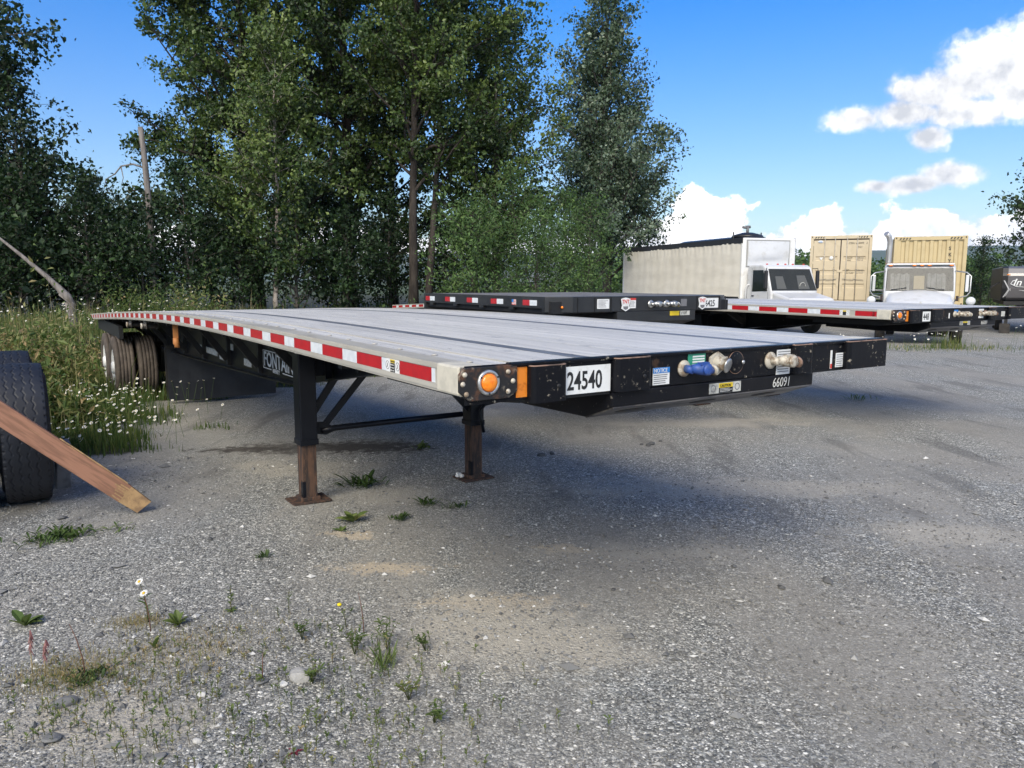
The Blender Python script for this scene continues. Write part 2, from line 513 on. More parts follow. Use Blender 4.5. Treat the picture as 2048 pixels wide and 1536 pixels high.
def ground_mat():
    m = bpy.data.materials.new('gravel_yard'); m.use_nodes = True
    t = NT(m.node_tree); bs = m.node_tree.nodes['Principled BSDF']
    P = t.n('ShaderNodeTexCoord').outputs['Object']
    sx = t.n('ShaderNodeSeparateXYZ'); t.put(sx.inputs[0], P)
    x, y = sx.outputs[0], sx.outputs[1]
    flat = t.n('ShaderNodeCombineXYZ'); t.put(flat.inputs[0], x); t.put(flat.inputs[1], y)
    P2 = flat.outputs[0]
    warp = t.noise(P2, 14, 3, .6)
    va = t.vor(P2, 62); vb = t.vor(P2, 135); vc = t.vor(P2, 30)
    ca = t.n('ShaderNodeSeparateColor'); t.put(ca.inputs[0], va.outputs['Color'])
    cb = t.n('ShaderNodeSeparateColor'); t.put(cb.inputs[0], vb.outputs['Color'])
    cc = t.n('ShaderNodeSeparateColor'); t.put(cc.inputs[0], vc.outputs['Color'])
    st = [(0, (.070, .070, .067)), (.30, (.152, .154, .147)), (.55, (.245, .247, .235)), (.78, (.365, .362, .342)), (.90, (.54, .525, .49)), (1, (.76, .745, .70))]
    stone_a = t.ramp(ca.outputs[0], st)
    stone_b = t.ramp(cb.outputs[0], st)
    # gaps between stones are dark grit
    ga = t.sstep(va.outputs['Distance'], .42, .72)
    gb = t.sstep(vb.outputs['Distance'], .45, .75)
    stone_b = t.mix(t.m('MULTIPLY', gb, .6), stone_b, (.085, .08, .075))
    pick = t.sstep(cc.outputs[1], .35, .55)
    stones = t.mix(t.m('MULTIPLY', t.m('SUBTRACT', 1.0, ga), pick), stone_b, stone_a)
    # broad wear: fine dusty ground against loose stone, drawn out along the way the trucks turn
    tr = t.mapping(P2, (.55, .16, 1), (0, 0, math.radians(-33)))
    tw = t.noise(t.mapping(P2, (.30, .34, 1)), 1.0, 4, .6)
    track = t.noise(tr, 1.6, 6, .62, .35)
    fine = t.noise(t.mapping(P2, (2.6, .42, 1), (0, 0, math.radians(-36))), 1.0, 5, .6, .2)
    dust = t.sstep(t.m('ADD', t.m('MULTIPLY', track, .6), t.m('MULTIPLY', tw, .4)), .45, .57)
    grit = t.noise(P2, 220, 3, .6)
    dustc = t.mix(t.sstep(t.noise(P2, 1.1, 5, .6), .38, .62), (.30, .283, .256), (.235, .22, .196))
    dustc = t.mix(t.sstep(grit, .45, .62), dustc, (.165, .158, .147))
    dustc = t.mix(t.sstep(grit, .60, .70), dustc, (.46, .445, .42))
    col = t.mix(t.m('MULTIPLY', dust, .72), stones, dustc)
    # dark compressed ruts
    rut = t.sstep(fine, .54, .66)
    farther = t.sstep(y, 3.6, 6.0)
    col = t.mix(t.m('MULTIPLY', t.m('MULTIPLY', rut, .6), farther), col, (.118, .114, .108))
    bluish = t.sstep(t.noise(P2, .45, 4, .6), .46, .62)
    col = t.mix(t.m('MULTIPLY', bluish, .45), col, t.mix(1.0, col, (.88, .93, 1.0), 'MULTIPLY'))
    # sand and silt lying in hollows, oil and water stains
    edge = t.m('MULTIPLY', t.m('SUBTRACT', t.noise(P2, 8.5, 7, .72), .5), 3.6)
    edge2 = t.m('MULTIPLY', t.m('SUBTRACT', t.noise(P2, 1.7, 6, .68), .5), 2.4)
    def spot(cx, cy, rx, ry, e=edge, lo=.0, hi=.7):
        a = t.m('DIVIDE', t.m('SUBTRACT', x, cx), rx); b = t.m('DIVIDE', t.m('SUBTRACT', y, cy), ry)
        q = t.m('SQRT', t.m('ADD', t.m('MULTIPLY', a, a), t.m('MULTIPLY', b, b)))
        return t.sstep(t.m('ADD', t.m('SUBTRACT', 1.0, q), e), lo, hi)
    sandc = t.mix(t.sstep(t.noise(P2, 90, 4, .6), .42, .62), (.47, .39, .29), (.36, .31, .245))
    for q in [(-.78, 4.36, .42, .13), (-1.08, 4.95, .22, .10), (.34, 4.70, .24, .11), (-.10, 3.85, .5, .16)]:
        col = t.mix(t.m('MULTIPLY', spot(*q), .75), col, sandc)
    siltc = t.mix(t.sstep(t.noise(P2, 130, 4, .6), .45, .62), (.40, .37, .32), (.29, .268, .235))
    for q, w in [((-1.62, 2.72, .62, .34), .85), ((-.05, 3.45, .8, .55), .85), ((-1.9, 7.0, .9, .5), .6), ((1.7, 6.2, 1.8, .5), .7), ((-1.55, 3.30, .5, .25), .4), ((2.6, 9.6, 1.7, .5), .7), ((.9, 4.6, .8, .3), .6), ((3.0, 5.0, 1.4, .35), .6), ((-1.0, 6.0, .7, .35), .6)]:
        col = t.mix(t.m('MULTIPLY', spot(*q, edge2), w), col, siltc)
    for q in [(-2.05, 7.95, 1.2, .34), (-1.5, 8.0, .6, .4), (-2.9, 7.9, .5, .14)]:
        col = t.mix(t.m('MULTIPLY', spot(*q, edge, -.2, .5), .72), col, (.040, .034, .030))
    # grey soil, litter and moss where plants grow
    at = t.n('ShaderNodeAttribute', attribute_name='veg').outputs['Fac']
    soil = t.mix(t.sstep(t.noise(P2, 9, 5, .65), .4, .62), (.050, .042, .030), (.030, .040, .016))
    soil = t.mix(t.sstep(t.noise(P2, 40, 4, .6), .56, .68), soil, (.15, .125, .085))
    mossy = t.sstep(t.m('ADD', at, t.m('MULTIPLY', t.m('SUBTRACT', t.noise(P2, 3.2, 5, .65), .5), .9)), .25, .75)
    col = t.mix(mossy, col, soil)
    far_g = t.sstep(y, 40, 120)
    col = t.mix(far_g, col, (.07, .09, .03))
    col = t.mix(t.m('SUBTRACT', 1.0, mossy), col, t.mix(1.0, col, (1.17, 1.165, 1.125), 'MULTIPLY'))
    t.put(bs.inputs['Base Color'], col)
    bs.inputs['Roughness'].default_value = .85
    bs.inputs['Specular IOR Level'].default_value = .35
    ha = t.m('MULTIPLY', t.m('SUBTRACT', .6, va.outputs['Distance']), t.m('MULTIPLY', pick, 1.0))
    hb = t.m('MULTIPLY', t.m('SUBTRACT', .6, vb.outputs['Distance']), .45)
    hh = t.m('ADD', t.m('ADD', ha, hb), t.m('MULTIPLY', ca.outputs[1], .35))
    hh = t.m('MULTIPLY', hh, t.m('SUBTRACT', 1.0, t.m('MULTIPLY', dust, .6)))
    hh = t.m('ADD', hh, t.m('MULTIPLY', fine, 1.4))
    b = t.n('ShaderNodeBump'); b.inputs['Strength'].default_value = .75; b.inputs['Distance'].default_value = .011
    t.put(b.inputs['Height'], hh)
    t.put(bs.inputs['Normal'], b.outputs[0])
    return m

gme = np_mesh('ground', V, Fq, ground_mat(), True, {'veg': veg(V[:, 0], V[:, 1])})
tag(link_mesh('ground', gme), 'grey gravel yard with tan dust patches and wheel ruts', 'ground', kind='structure')

# mountains far behind the yard
def ridge(name, dist, x0, x1, hfun, depth, m, seed):
    r = np.random.RandomState(seed)
    n, k = 160, 22
    xs = np.linspace(x0, x1, n); V_ = []
    ph = r.rand(12) * 6.28
    for j in range(k):
        f = j / (k - 1)
        yy = dist + depth * (f - .5)
        for x_ in xs:
            u = (x_ - x0) / (x1 - x0)
            prof = math.sin(PI * f) ** .8
            h = hfun(x_) * prof
            for o in range(6):
                h += hfun(x_) * .10 / (o + 1) * math.sin(u * (9 + 11 * o) + ph[o] + f * (3 + 2 * o)) * prof
            V_.append((x_, yy, max(h, -2) - 1 if 0 < j < k - 1 else -3))
    V_ = np.array(V_)
    ii = (np.arange(k - 1)[:, None] * n + np.arange(n - 1)[None, :]).ravel()
    me = np_mesh(name, V_, np.stack([ii, ii + 1, ii + n + 1, ii + n], -1), m, True)
    return tag(link_mesh(name, me), None, None, kind='structure')
hill_mat = mat('mountain_slopes', (.05, .085, .04), .95, 0, (.13, .14, .09), .0022, .45, .62, bump=(.004, 1.0, 60), col3=(.055, .085, .035), n3=.012, lo3=.45, hi3=.6, spec=.1)
def hf(x):
    return 150 + 60 * math.exp(-((x - 2750) / 520) ** 2) + 28 * math.exp(-((x - 1900) / 260) ** 2) + 12 * math.sin(x / 300)
ridge('mountains', 4300, -5200, 5600, hf, 1500, hill_mat, 3)

# ================================================================== VEGETATION
def leaf_material(name, stops, rough=.5, transl=.25, spec=.4):
    m = bpy.data.materials.new(name); m.use_nodes = True
    t = NT(m.node_tree); bs = m.node_tree.nodes['Principled BSDF']
    a = t.n('ShaderNodeAttribute', attribute_name='tone').outputs['Fac']
    c = t.ramp(a, stops)
    t.put(bs.inputs['Base Color'], c)
    bs.inputs['Roughness'].default_value = rough
    bs.inputs['Specular IOR Level'].default_value = spec
    if transl:
        tl = t.n('ShaderNodeBsdfTranslucent'); t.put(tl.inputs[0], t.mix(1.0, c, (1.1, 1.25, .6), 'MULTIPLY'))
        ms = t.n('ShaderNodeMixShader'); ms.inputs[0].default_value = transl
        out = m.node_tree.nodes['Material Output']
        t.put(ms.inputs[1], bs.outputs[0]); t.put(ms.inputs[2], tl.outputs[0]); t.put(out.inputs[0], ms.outputs[0])
    return m
leaf_dark = leaf_material('cottonwood_leaves', [(0, (0.018, 0.038, 0.012)), (.45, (0.056, 0.098, 0.024)), (.8, (0.121, 0.173, 0.043)), (1, (0.203, 0.264, 0.071))], .45, .2, .45)
leaf_deep = leaf_material('alder_leaves', [(0, (0.012, 0.027, 0.011)), (.5, (0.025, 0.053, 0.018)), (.85, (0.051, 0.094, 0.029)), (1, (0.089, 0.142, 0.042))], .5, .2, .35)
leaf_silver = leaf_material('aspen_leaves', [(0, (0.026, 0.050, 0.026)), (.45, (0.064, 0.103, 0.054)), (.8, (0.129, 0.179, 0.108)), (1, (0.244, 0.311, 0.224))], .38, .2, .5)
leaf_willow = leaf_material('willow_leaves', [(0, (0.034, 0.068, 0.023)), (.5, (0.069, 0.129, 0.038)), (.85, (0.120, 0.203, 0.058)), (1, (0.185, 0.276, 0.089))], .5, .25, .4)
grass_m = leaf_material('wild_grass_blades', [(0, (0.029, 0.058, 0.016)), (.35, (0.065, 0.111, 0.026)), (.62, (0.137, 0.163, 0.046)), (.82, (0.273, 0.247, 0.111)), (1, (0.468, 0.390, 0.234))], .6, .25, .3)
weed_m = leaf_material('weed_leaves', [(0, (.030, .058, .016)), (.4, (.066, .112, .028)), (.7, (.145, .185, .055)), (.9, (.27, .25, .11)), (1, (.34, .25, .13))], .55, .25, .3)
flower_m = leaf_material('daisy_parts', [(0, (.045, .08, .02)), (.3, (.05, .09, .02)), (.36, (.55, .36, .01)), (.6, (.62, .40, .01)), (.66, (.80, .80, .78)), (1, (.84, .84, .82))], .6, .15, .3)
bark_grey = mat('grey_bark', (.10, .088, .076), .9, 0, (.05, .043, .037), 6, .42, .6, (1, 1, .35), bump=(22, .6, .02))
bark_dark = mat('dark_furrowed_bark', (.055, .045, .038), .95, 0, (.026, .021, .018), 7, .4, .6, (1, 1, .25), bump=(18, .8, .03))
bark_pale = mat('pale_birch_bark', (.42, .37, .33), .8, 0, (.16, .13, .11), 5, .5, .62, (1, 1, 3.0), bump=(30, .4, .01), col3=(.05, .04, .035), n3=12, lo3=.63, hi3=.68)
dead_wood = mat('weathered_dead_wood', (.21, .19, .175), .9, 0, (.13, .115, .105), 5, .42, .62, (3, 3, .4), bump=(30, .6, .01))

def leaves(anchors, tone0, per, sigma, size, rs, droop=.3, aspect=.7, flat=(1, 1, .8)):
    """quads scattered round anchor points; returns vertex array, faces, tone"""
    n = len(anchors) * per
    c = np.repeat(anchors, per, 0) + rs.normal(size=(n, 3)) * sigma * np.array(flat)
    tone = np.clip(np.repeat(tone0, per) + rs.normal(size=n) * .19, 0, 1)
    a = rs.normal(size=(n, 3)); a[:, 2] -= droop; a /= np.linalg.norm(a, axis=1)[:, None]
    b = rs.normal(size=(n, 3)); b -= a * (a * b).sum(1)[:, None]; b /= np.linalg.norm(b, axis=1)[:, None]
    nn = np.cross(a, b)
    L = size * np.exp(rs.normal(size=n) * .28)[:, None]
    Wd = L * aspect * .5
    v = np.empty((n, 4, 3))
    v[:, 0] = c - a * L * .5
    v[:, 1] = c + b * Wd - a * L * .06 + nn * L * .10
    v[:, 2] = c + a * L * .5
    v[:, 3] = c - b * Wd - a * L * .06 + nn * L * .10
    f = np.arange(n * 4).reshape(n, 4)
    return v.reshape(-1, 3), f, np.repeat(tone, 4)

def make_tree(seed, H, r0, h0, crown, n_limb, up=(.5, 1.0), sub_step=.42, sub_len=.34, per=9, sigma=.15, leaf=.12, trunk_top=.9, lean=(0, 0), stems=1, droop=.3, gap=.0, twig_r=.012, aspect=.7, limb_r=.42, tone_base=.42):
    """trunk and crown meshes data. crown(u) gives limb length at height fraction u of the crown"""
    rs = np.random.RandomState(seed)
    mb = MB()
    anchors = []; tones = []
    for s in range(stems):
        off = np.array([0, 0, 0.]) if s == 0 else np.array([.5, rs.uniform(-.3, .3), 0])
        hs_ = H * (1 if s == 0 else rs.uniform(.8, .98))
        N = 12
        pts = []
        jx = np.cumsum(rs.normal(size=N + 1) * .012 * hs_ ** .5); jy = np.cumsum(rs.normal(size=N + 1) * .012 * hs_ ** .5)
        for i in range(N + 1):
            u = i / N
            pts.append(off * (1 + 1.2 * u) + np.array([jx[i] + lean[0] * u * u * hs_, jy[i] + lean[1] * u * u * hs_, u * hs_ * trunk_top]))
        pts = np.array(pts)
        rad = [r0 * (1 - .93 * (i / N) ** .8) * (1.18 if i == 0 else 1) * (1 if s == 0 else .8) for i in range(N + 1)]
        mb.tube([tuple(p) for p in pts], rad, 9)
        nl = n_limb if s == 0 else int(n_limb * .75)
        ga = rs.uniform(0, 6.28)
        for i in range(nl):
            u = (i + rs.uniform(.1, .9)) / nl
            z = h0 + (hs_ - h0) * u
            if rs.rand() < gap: continue
            fz = min(z / (hs_ * trunk_top), .995)
            k = fz * N; k0 = int(k); fr = k - k0
            base = pts[k0] * (1 - fr) + pts[min(k0 + 1, N)] * fr
            ga += 2.4 + rs.normal() * .5
            L = crown(u) * rs.uniform(.72, 1.18)
            el_ = rs.uniform(*up)
            d0 = np.array([math.cos(ga) * math.cos(el_), math.sin(ga) * math.cos(el_), math.sin(el_)])
            M_ = 5
            lp = [base]; d = d0.copy()
            for j in range(M_):
                d = d + rs.normal(size=3) * .16 + np.array([0, 0, -.05 * droop + .05])
                d /= np.linalg.norm(d)
                lp.append(lp[-1] + d * L / M_)
            lr = max(rad[min(k0, N)] * limb_r, .012)
            mb.tube([tuple(p) for p in lp], [lr * (1 - .85 * j / M_) for j in range(M_ + 1)], 5, cap=False)
            lp = np.array(lp)
            ns = max(2, int(L / sub_step))
            tl = rs.normal() * .16
            for q in range(ns):
                f_ = .22 + .8 * (q + rs.rand()) / ns
                f_ = min(f_, 1.0)
                kk = f_ * M_; a0 = min(int(kk), M_ - 1); p = lp[a0] + (lp[a0 + 1] - lp[a0]) * (kk - a0)
                sd = (lp[a0 + 1] - lp[a0]); sd = sd / (np.linalg.norm(sd) + 1e-9)
                sd = sd * .7 + rs.normal(size=3) * .75 + np.array([0, 0, .1 - .35 * droop])
                sd /= np.linalg.norm(sd)
                sl = (sub_len * (1.15 - f_ * .6)) * max(L, .8) * rs.uniform(.5, 1.15)
                e = p + sd * sl
                if sl > .5:
                    mb.tube([tuple(p), tuple((p + e) / 2 + rs.normal(size=3) * .03), tuple(e)], [lr * .35, lr * .22, .005], 3, cap=False)
                na = max(2, int(sl / .15))
                tt = tone_base + tl + rs.normal() * .10
                for w in range(na):
                    anchors.append(p + (e - p) * (.25 + .8 * (w + rs.rand() * .6) / na)); tones.append(tt)
        # leader tuft
        for w in range(10):
            anchors.append(pts[-1] + np.array([rs.normal() * .12, rs.normal() * .12, -rs.rand() * .8 + .3])); tones.append(tone_base)
    av = np.array(anchors); tv = np.array(tones)
    v, f, tn = leaves(av, tv, per, sigma, leaf, rs, droop, aspect)
    return mb, v, f, tn

def add_tree(name, label, data, loc, bark, leafm, rz=0.0, group=None, scale=1.0, cat='tree', cache={}):
    mb, v, f, tn = data
    key = id(data)
    if key not in cache:
        cache[key] = (mb.mesh('trunk', None), np_mesh('crown', v, f, None, False, {'tone': tn}), data)
    tme, cme = cache[key][:2]
    if not tme.materials: tme.materials.append(bark)
    if not cme.materials: cme.materials.append(leafm)
    t = thing(name, label, cat, loc, rz, group)
    t.scale = (scale,) * 3
    link_mesh('trunk', tme, t)
    link_mesh('crown', cme, t)
    return t

def put_tree(name, label, data, x, y, bark, leafm, **kw):
    return add_tree(name, label, data, (x, y, g1(x, y) - .1), bark, leafm, **kw)

oval = lambda w, lo=.35: (lambda u: w * (lo + (1 - lo) * math.sin(PI * min(1, .12 + u * .88)) ** .8) * (1 - .55 * u ** 3))
spire = lambda w: (lambda u: w * (1.0 - u) ** .75 + .35)
cone = lambda w: (lambda u: w * (1 - .8 * u))

TREE_GROUP = 'tall broadleaf trees behind the yard'
big_cw = make_tree(11, 17.5, .30, 1.2, oval(4.9, .55), 92, (.3, 1.05), .36, .36, 15, .15, .125, .92, droop=.3)
put_tree('cottonwood_tree', 'widest tall dark cottonwood, its left edge against the blue sky', big_cw, -9.6, 28.5, bark_dark, leaf_dark, rz=.4)
cw_b = make_tree(12, 19.5, .33, 2.6, oval(4.5, .5), 84, (.4, 1.1), .36, .36, 15, .15, .125, .92, droop=.3)
put_tree('cottonwood_tree', 'tall cottonwood with thick dark trunk right of the pale birch stem', cw_b, -6.3, 29.5, bark_dark, leaf_dark, rz=2.1)
twin = make_tree(13, 19.5, .19, 4.4, oval(4.3, .5), 60, (.45, 1.1), .40, .36, 14, .15, .125, .93, stems=2, gap=.16, limb_r=.5, droop=.25, tone_base=.45)
put_tree('cottonwood_tree', 'tall twin-trunked cottonwood standing bare-stemmed left of the black step-deck', twin, -3.5, 27.2, bark_dark, leaf_dark, rz=.2)
cw_c = make_tree(14, 11.5, .2, 1.6, oval(3.3, .5), 72, (.3, 1.05), .34, .36, 14, .19, .125, .92, gap=.1, lean=(.02, 0))
put_tree('cottonwood_tree', 'middle-height cottonwood with a thin branch reaching up at its right', cw_c, -.6, 29.0, bark_grey, leaf_dark, rz=1.1)
aspen = make_tree(15, 12.6, .2, 1.2, spire(3.5), 140, (.75, 1.25), .30, .36, 14, .17, .105, .95, droop=.5, tone_base=.5)
put_tree('aspen_tree', 'silvery green pointed aspen beside the long white box truck', aspen, 4.95, 40.0, bark_grey, leaf_silver, rz=.5, scale=1.40)
aspen_small = make_tree(16, 5.8, .09, .6, oval(1.7, .5), 34, (.5, 1.1), .36, .36, 7, .15, .12, .95, droop=.4, tone_base=.5)
put_tree('aspen_tree', 'low aspen sapling peeping over the box truck roof below the pointed aspen', aspen_small, 7.2, 41.5, bark_grey, leaf_silver, rz=2.2, scale=1.25)
birch = make_tree(17, 9.8, .10, 1.6, oval(2.4, .5), 80, (.3, .95), .32, .36, 12, .17, .11, .94, droop=.6, tone_base=.6, limb_r=.2)
put_tree('birch_tree', 'slender birch with pale sunlit trunk in front of the dark cottonwoods', birch, -7.9, 25.6, bark_pale, leaf_dark, rz=1.0)
left_tall = make_tree(18, 15.5, .22, 1.2, oval(3.6, .55), 84, (-.1, .8), .38, .36, 12, .18, .12, .94, droop=.9, tone_base=.25)
put_tree('birch_tree', 'tall drooping dark birch cut off by the left picture edge', left_tall, -19.3, 25.5, bark_grey, leaf_deep, rz=.3, scale=1.28)
left_mid = make_tree(19, 8.6, .16, .5, cone(3.4), 84, (.3, 1.1), .36, .36, 12, .17, .12, .93, droop=.4, tone_base=.3)
put_tree('alder_tree', 'rounded dark alder with ragged top next to the drooping birch', left_mid, -15.9, 25.2, bark_grey, leaf_deep, rz=1.7, scale=1.0)
put_tree('alder_tree', 'lower dark alder sloping down towards the standing dead trunk', left_mid, -14.4, 26.3, bark_grey, leaf_deep, rz=4.0, scale=.58)
snagbush = make_tree(20, 6.2, .08, .4, oval(1.5, .5), 34, (.4, 1.1), .38, .36, 6, .15, .105, .96, droop=.2, gap=.15, tone_base=.4)
put_tree('birch_tree', 'thin sparse birch sapling around the standing dead trunk', snagbush, -12.9, 27.4, bark_pale, leaf_deep, rz=.9)
cw_d = make_tree(21, 16.0, .2, 1.0, oval(3.5, .5), 70, (.4, 1.1), .38, .36, 12, .19, .135, .93, gap=.05)
put_tree('cottonwood_tree', 'narrow cottonwood filling the gap between thick trunk and twin trunks', cw_d, -4.9, 31.5, bark_dark, leaf_dark, rz=2.7)
put_tree('cottonwood_tree', 'far cottonwood showing behind the twin trunks at right', cw_d, -1.6, 32.5, bark_dark, leaf_dark, rz=5.2, scale=.98)
# thicket of alders under the tall trees
alder_a = make_tree(31, 4.0, .07, .2, oval(1.7, .7), 46, (.1, 1.0), .30, .40, 10, .17, .125, .95, droop=.3, tone_base=.34)
alder_b = make_tree(32, 4.8, .08, .2, oval(1.6, .7), 48, (.2, 1.1), .32, .40, 9, .17, .125, .95, droop=.3, tone_base=.34)
k = 0
for x, y, s in [(-18.3, 21.0, 1.1), (-16.6, 22.2, 1.0), (-15.0, 23.2, 1.1), (-13.3, 23.8, .95), (-11.8, 24.4, .95), (-10.3, 24.6, 1.0), (-8.9, 25.2, .85), (-7.2, 25.4, .95), (-5.7, 26.2, .9),
                (-4.6, 28.6, .9), (-2.5, 28.9, .85), (-10.8, 27.5, 1.25), (-14.2, 27.8, 1.0), (-17.4, 25.4, 1.2), (-6.6, 28.5, 1.1), (-20.4, 22.5, 1.2)]:
    put_tree('alder_bush', 'dark leafy alder bush in the shaded thicket under the tall trees', (alder_a, alder_b)[k % 2], x, y, bark_grey, leaf_deep, rz=k * 1.9, scale=s, group='alder bushes of the thicket under the trees', cat='bush')
    k += 1
willow_a = make_tree(41, 3.3, .05, .15, oval(1.55, .8), 60, (.1, 1.15), .26, .42, 10, .15, .095, .95, droop=.2, tone_base=.5, aspect=.42)
willow_b = make_tree(42, 4.2, .05, .2, oval(1.5, .7), 60, (.3, 1.2), .28, .42, 10, .15, .095, .95, droop=.2, tone_base=.48, aspect=.42)
put_tree('willow_bush', 'round green willow bush left of the others beside the twin trunks', willow_a, -1.15, 24.4, bark_grey, leaf_willow, rz=.2, scale=1.22, cat='bush')
put_tree('willow_bush', 'low bright willow bush behind the middle of the black step-deck', willow_a, .75, 24.3, bark_grey, leaf_willow, rz=2.5, scale=1.12, cat='bush')
put_tree('willow_bush', 'willow bush touching the rear edge of the box truck', willow_b, 2.45, 26.2, bark_grey, leaf_willow, rz=1.2, scale=.98, cat='bush')
put_tree('willow_bush', 'tall willow bush with bare grey twigs showing at its top', willow_b, .3, 26.6, bark_grey, leaf_willow, rz=3.9, scale=1.2, cat='bush')
put_tree('willow_bush', 'willow bush in the shade between the aspen and the bright bush', willow_b, 2.0, 27.6, bark_grey, leaf_willow, rz=5.0, scale=1.02, cat='bush')
# right-hand tree behind the camper
right_tree = make_tree(51, 6.4, .11, .5, oval(2.1, .5), 50, (.3, 1.1), .36, .36, 9, .17, .125, .95, droop=.3, tone_base=.32)
put_tree('alder_tree', 'dark tree at the right picture edge behind the grey camper', right_tree, 21.8, 32.0, bark_grey, leaf_deep, rz=.4, scale=1.08)
put_tree('alder_tree', 'low dark tree beside the camper, left of the tree at the edge', right_tree, 22.4, 36.5, bark_grey, leaf_deep, rz=2.4, scale=.62)
# far belt of trees beyond the containers: one mass
rs = np.random.RandomState(77)
n = 900
tx = rs.uniform(8, 150, n); ty = 112 + rs.normal(size=n) * 8 + .15 * tx
hh_ = 3.2 + 2.2 * rs.rand(n) + 1.2 * np.sin(tx * .21)
an = []; tn_ = []
for i in range(n):
    for j in range(9):
        u = rs.rand()
        an.append((tx[i] + rs.normal() * .8 * (1 - .6 * u), ty[i] + rs.normal() * .8, u * hh_[i] + .2)); tn_.append(.35 + .3 * rs.rand())
v, f, tn = leaves(np.array(an), np.array(tn_), 9, .45, .5, rs, .2)
o = link_mesh('treeline', np_mesh('treeline', v, f, leaf_willow, False, {'tone': tn}))
tag(o, 'low belt of green trees far behind the containers', 'trees', kind='stuff')

# ---- dead trunks
def dead_trunk():
    t = thing('dead_tree', 'standing grey dead trunk without bark, a curved twig at its left', 'tree', (-11.35, 24.4, g1(-11.35, 24.4) - .1))
    m = MB()
    m.tube([(0, 0, 0), (-.05, 0, 2), (-.10, 0, 4), (-.16, 0, 5.4), (-.22, 0, 6.15)], [.12, .105, .095, .085, .075], 9)
    m.build('trunk', dead_wood, t)
    m = MB()
    m.tube([(-.12, 0, 4.9), (-.5, -.05, 5.02), (-.85, -.1, 4.95), (-1.05, -.1, 4.72), (-1.35, -.1, 4.55), (-1.45, -.1, 4.2)], [.035, .03, .025, .02, .013, .006], 6)
    m.tube([(-.85, -.1, 4.95), (-.8, -.1, 4.6), (-.9, -.1, 4.3)], [.02, .012, .005], 5)
    m.build('branch', dead_wood, t)
dead_trunk()
def broken_trunk():
    bx, by = -11.25, 19.4
    t = thing('broken_tree', 'grey trunk snapped over, its splintered top leaning to the left', 'tree', (bx, by, g1(bx, by) - .1))
    m = MB()
    m.tube([(.10, 0, 0), (.05, 0, .35), (-.02, 0, .65), (-.06, 0, .88)], [.115, .10, .095, .09], 10)
    m.build('stump', dead_wood, t)
    m = MB()
    m.tube([(.16, -.1, .80), (-.02, -.08, 1.02), (-.22, -.06, 1.22), (-.5, -.05, 1.5), (-1.15, 0, 2.05), (-1.75, .1, 2.5), (-2.2, .1, 2.8)], [.03, .10, .085, .06, .045, .03, .012], 9)
    m.build('fallen_top', dead_wood, t)
    m = MB()
    for q in range(9):
        a = rnd.uniform(-.10, .10)
        m.tube([(-.14 + a, -.12, 1.15 + rnd.uniform(-.1, .1)), (.06 + a * .8, -.13, .90), (.24 + a * .5, -.15, .70 + rnd.uniform(-.08, .1))], [.022, .018, .004], 5)
    m.build('splinters', dead_wood, t)
broken_trunk()

# ---- grass, herbs, daisies on the overgrown strip (nobody could count them)
def sample_veg(n, x0, x1, y0, y1, seed, power=1.0, thin=None):
    rs = np.random.RandomState(seed)
    X = rs.uniform(x0, x1, n); Y = rs.uniform(y0, y1, n)
    keep = rs.rand(n) < veg(X, Y) ** power
    X, Y = X[keep], Y[keep]
    # only what the camera side of the berm can show
    k2 = (np.abs(X) < .74 * Y + 1.5)
    X, Y = X[k2], Y[k2]
    return X, Y, rs

def blades(X, Y, rs, hmean, width, tone, tone_sd, bend=.35):
    n = len(X); Z = gz(X, Y)
    h = hmean * np.exp(rs.normal(size=n) * .35)
    a = rs.uniform(0, 2 * PI, n); d = np.stack([np.cos(a), np.sin(a)], -1)
    ta = rs.uniform(0, 2 * PI, n); s = np.stack([np.cos(ta), np.sin(ta)], -1) * (width * (.6 + .8 * rs.rand(n)))[:, None]
    b1 = (bend * h * rs.uniform(.1, 1, n))[:, None]
    v = np.zeros((n, 5, 3))
    v[:, 0, :2] = np.stack([X, Y], -1) - s; v[:, 1, :2] = np.stack([X, Y], -1) + s
    mid = np.stack([X, Y], -1) + d * b1 * .35
    v[:, 2, :2] = mid - s * .7; v[:, 3, :2] = mid + s * .7
    v[:, 4, :2] = np.stack([X, Y], -1) + d * b1
    v[:, 0, 2] = v[:, 1, 2] = Z - .02
    v[:, 2, 2] = v[:, 3, 2] = Z + h * .6
    v[:, 4, 2] = Z + h
    i = np.arange(n)[:, None] * 5
    f = np.concatenate([i + np.array([[0, 1, 3]]), i + np.array([[0, 3, 2]]), i + np.array([[2, 3, 4]])], 0)
    tn = np.repeat(np.clip(tone + rs.normal(size=n) * tone_sd, 0, 1), 5)
    return v.reshape(-1, 3), f, tn

def join(parts):
    V_, F_, T_ = [], [], []; b = 0
    for v, f, t in parts:
        V_.append(v); F_.append(f + b); T_.append(t); b += len(v)
    return np.concatenate(V_), np.concatenate(F_), np.concatenate(T_)

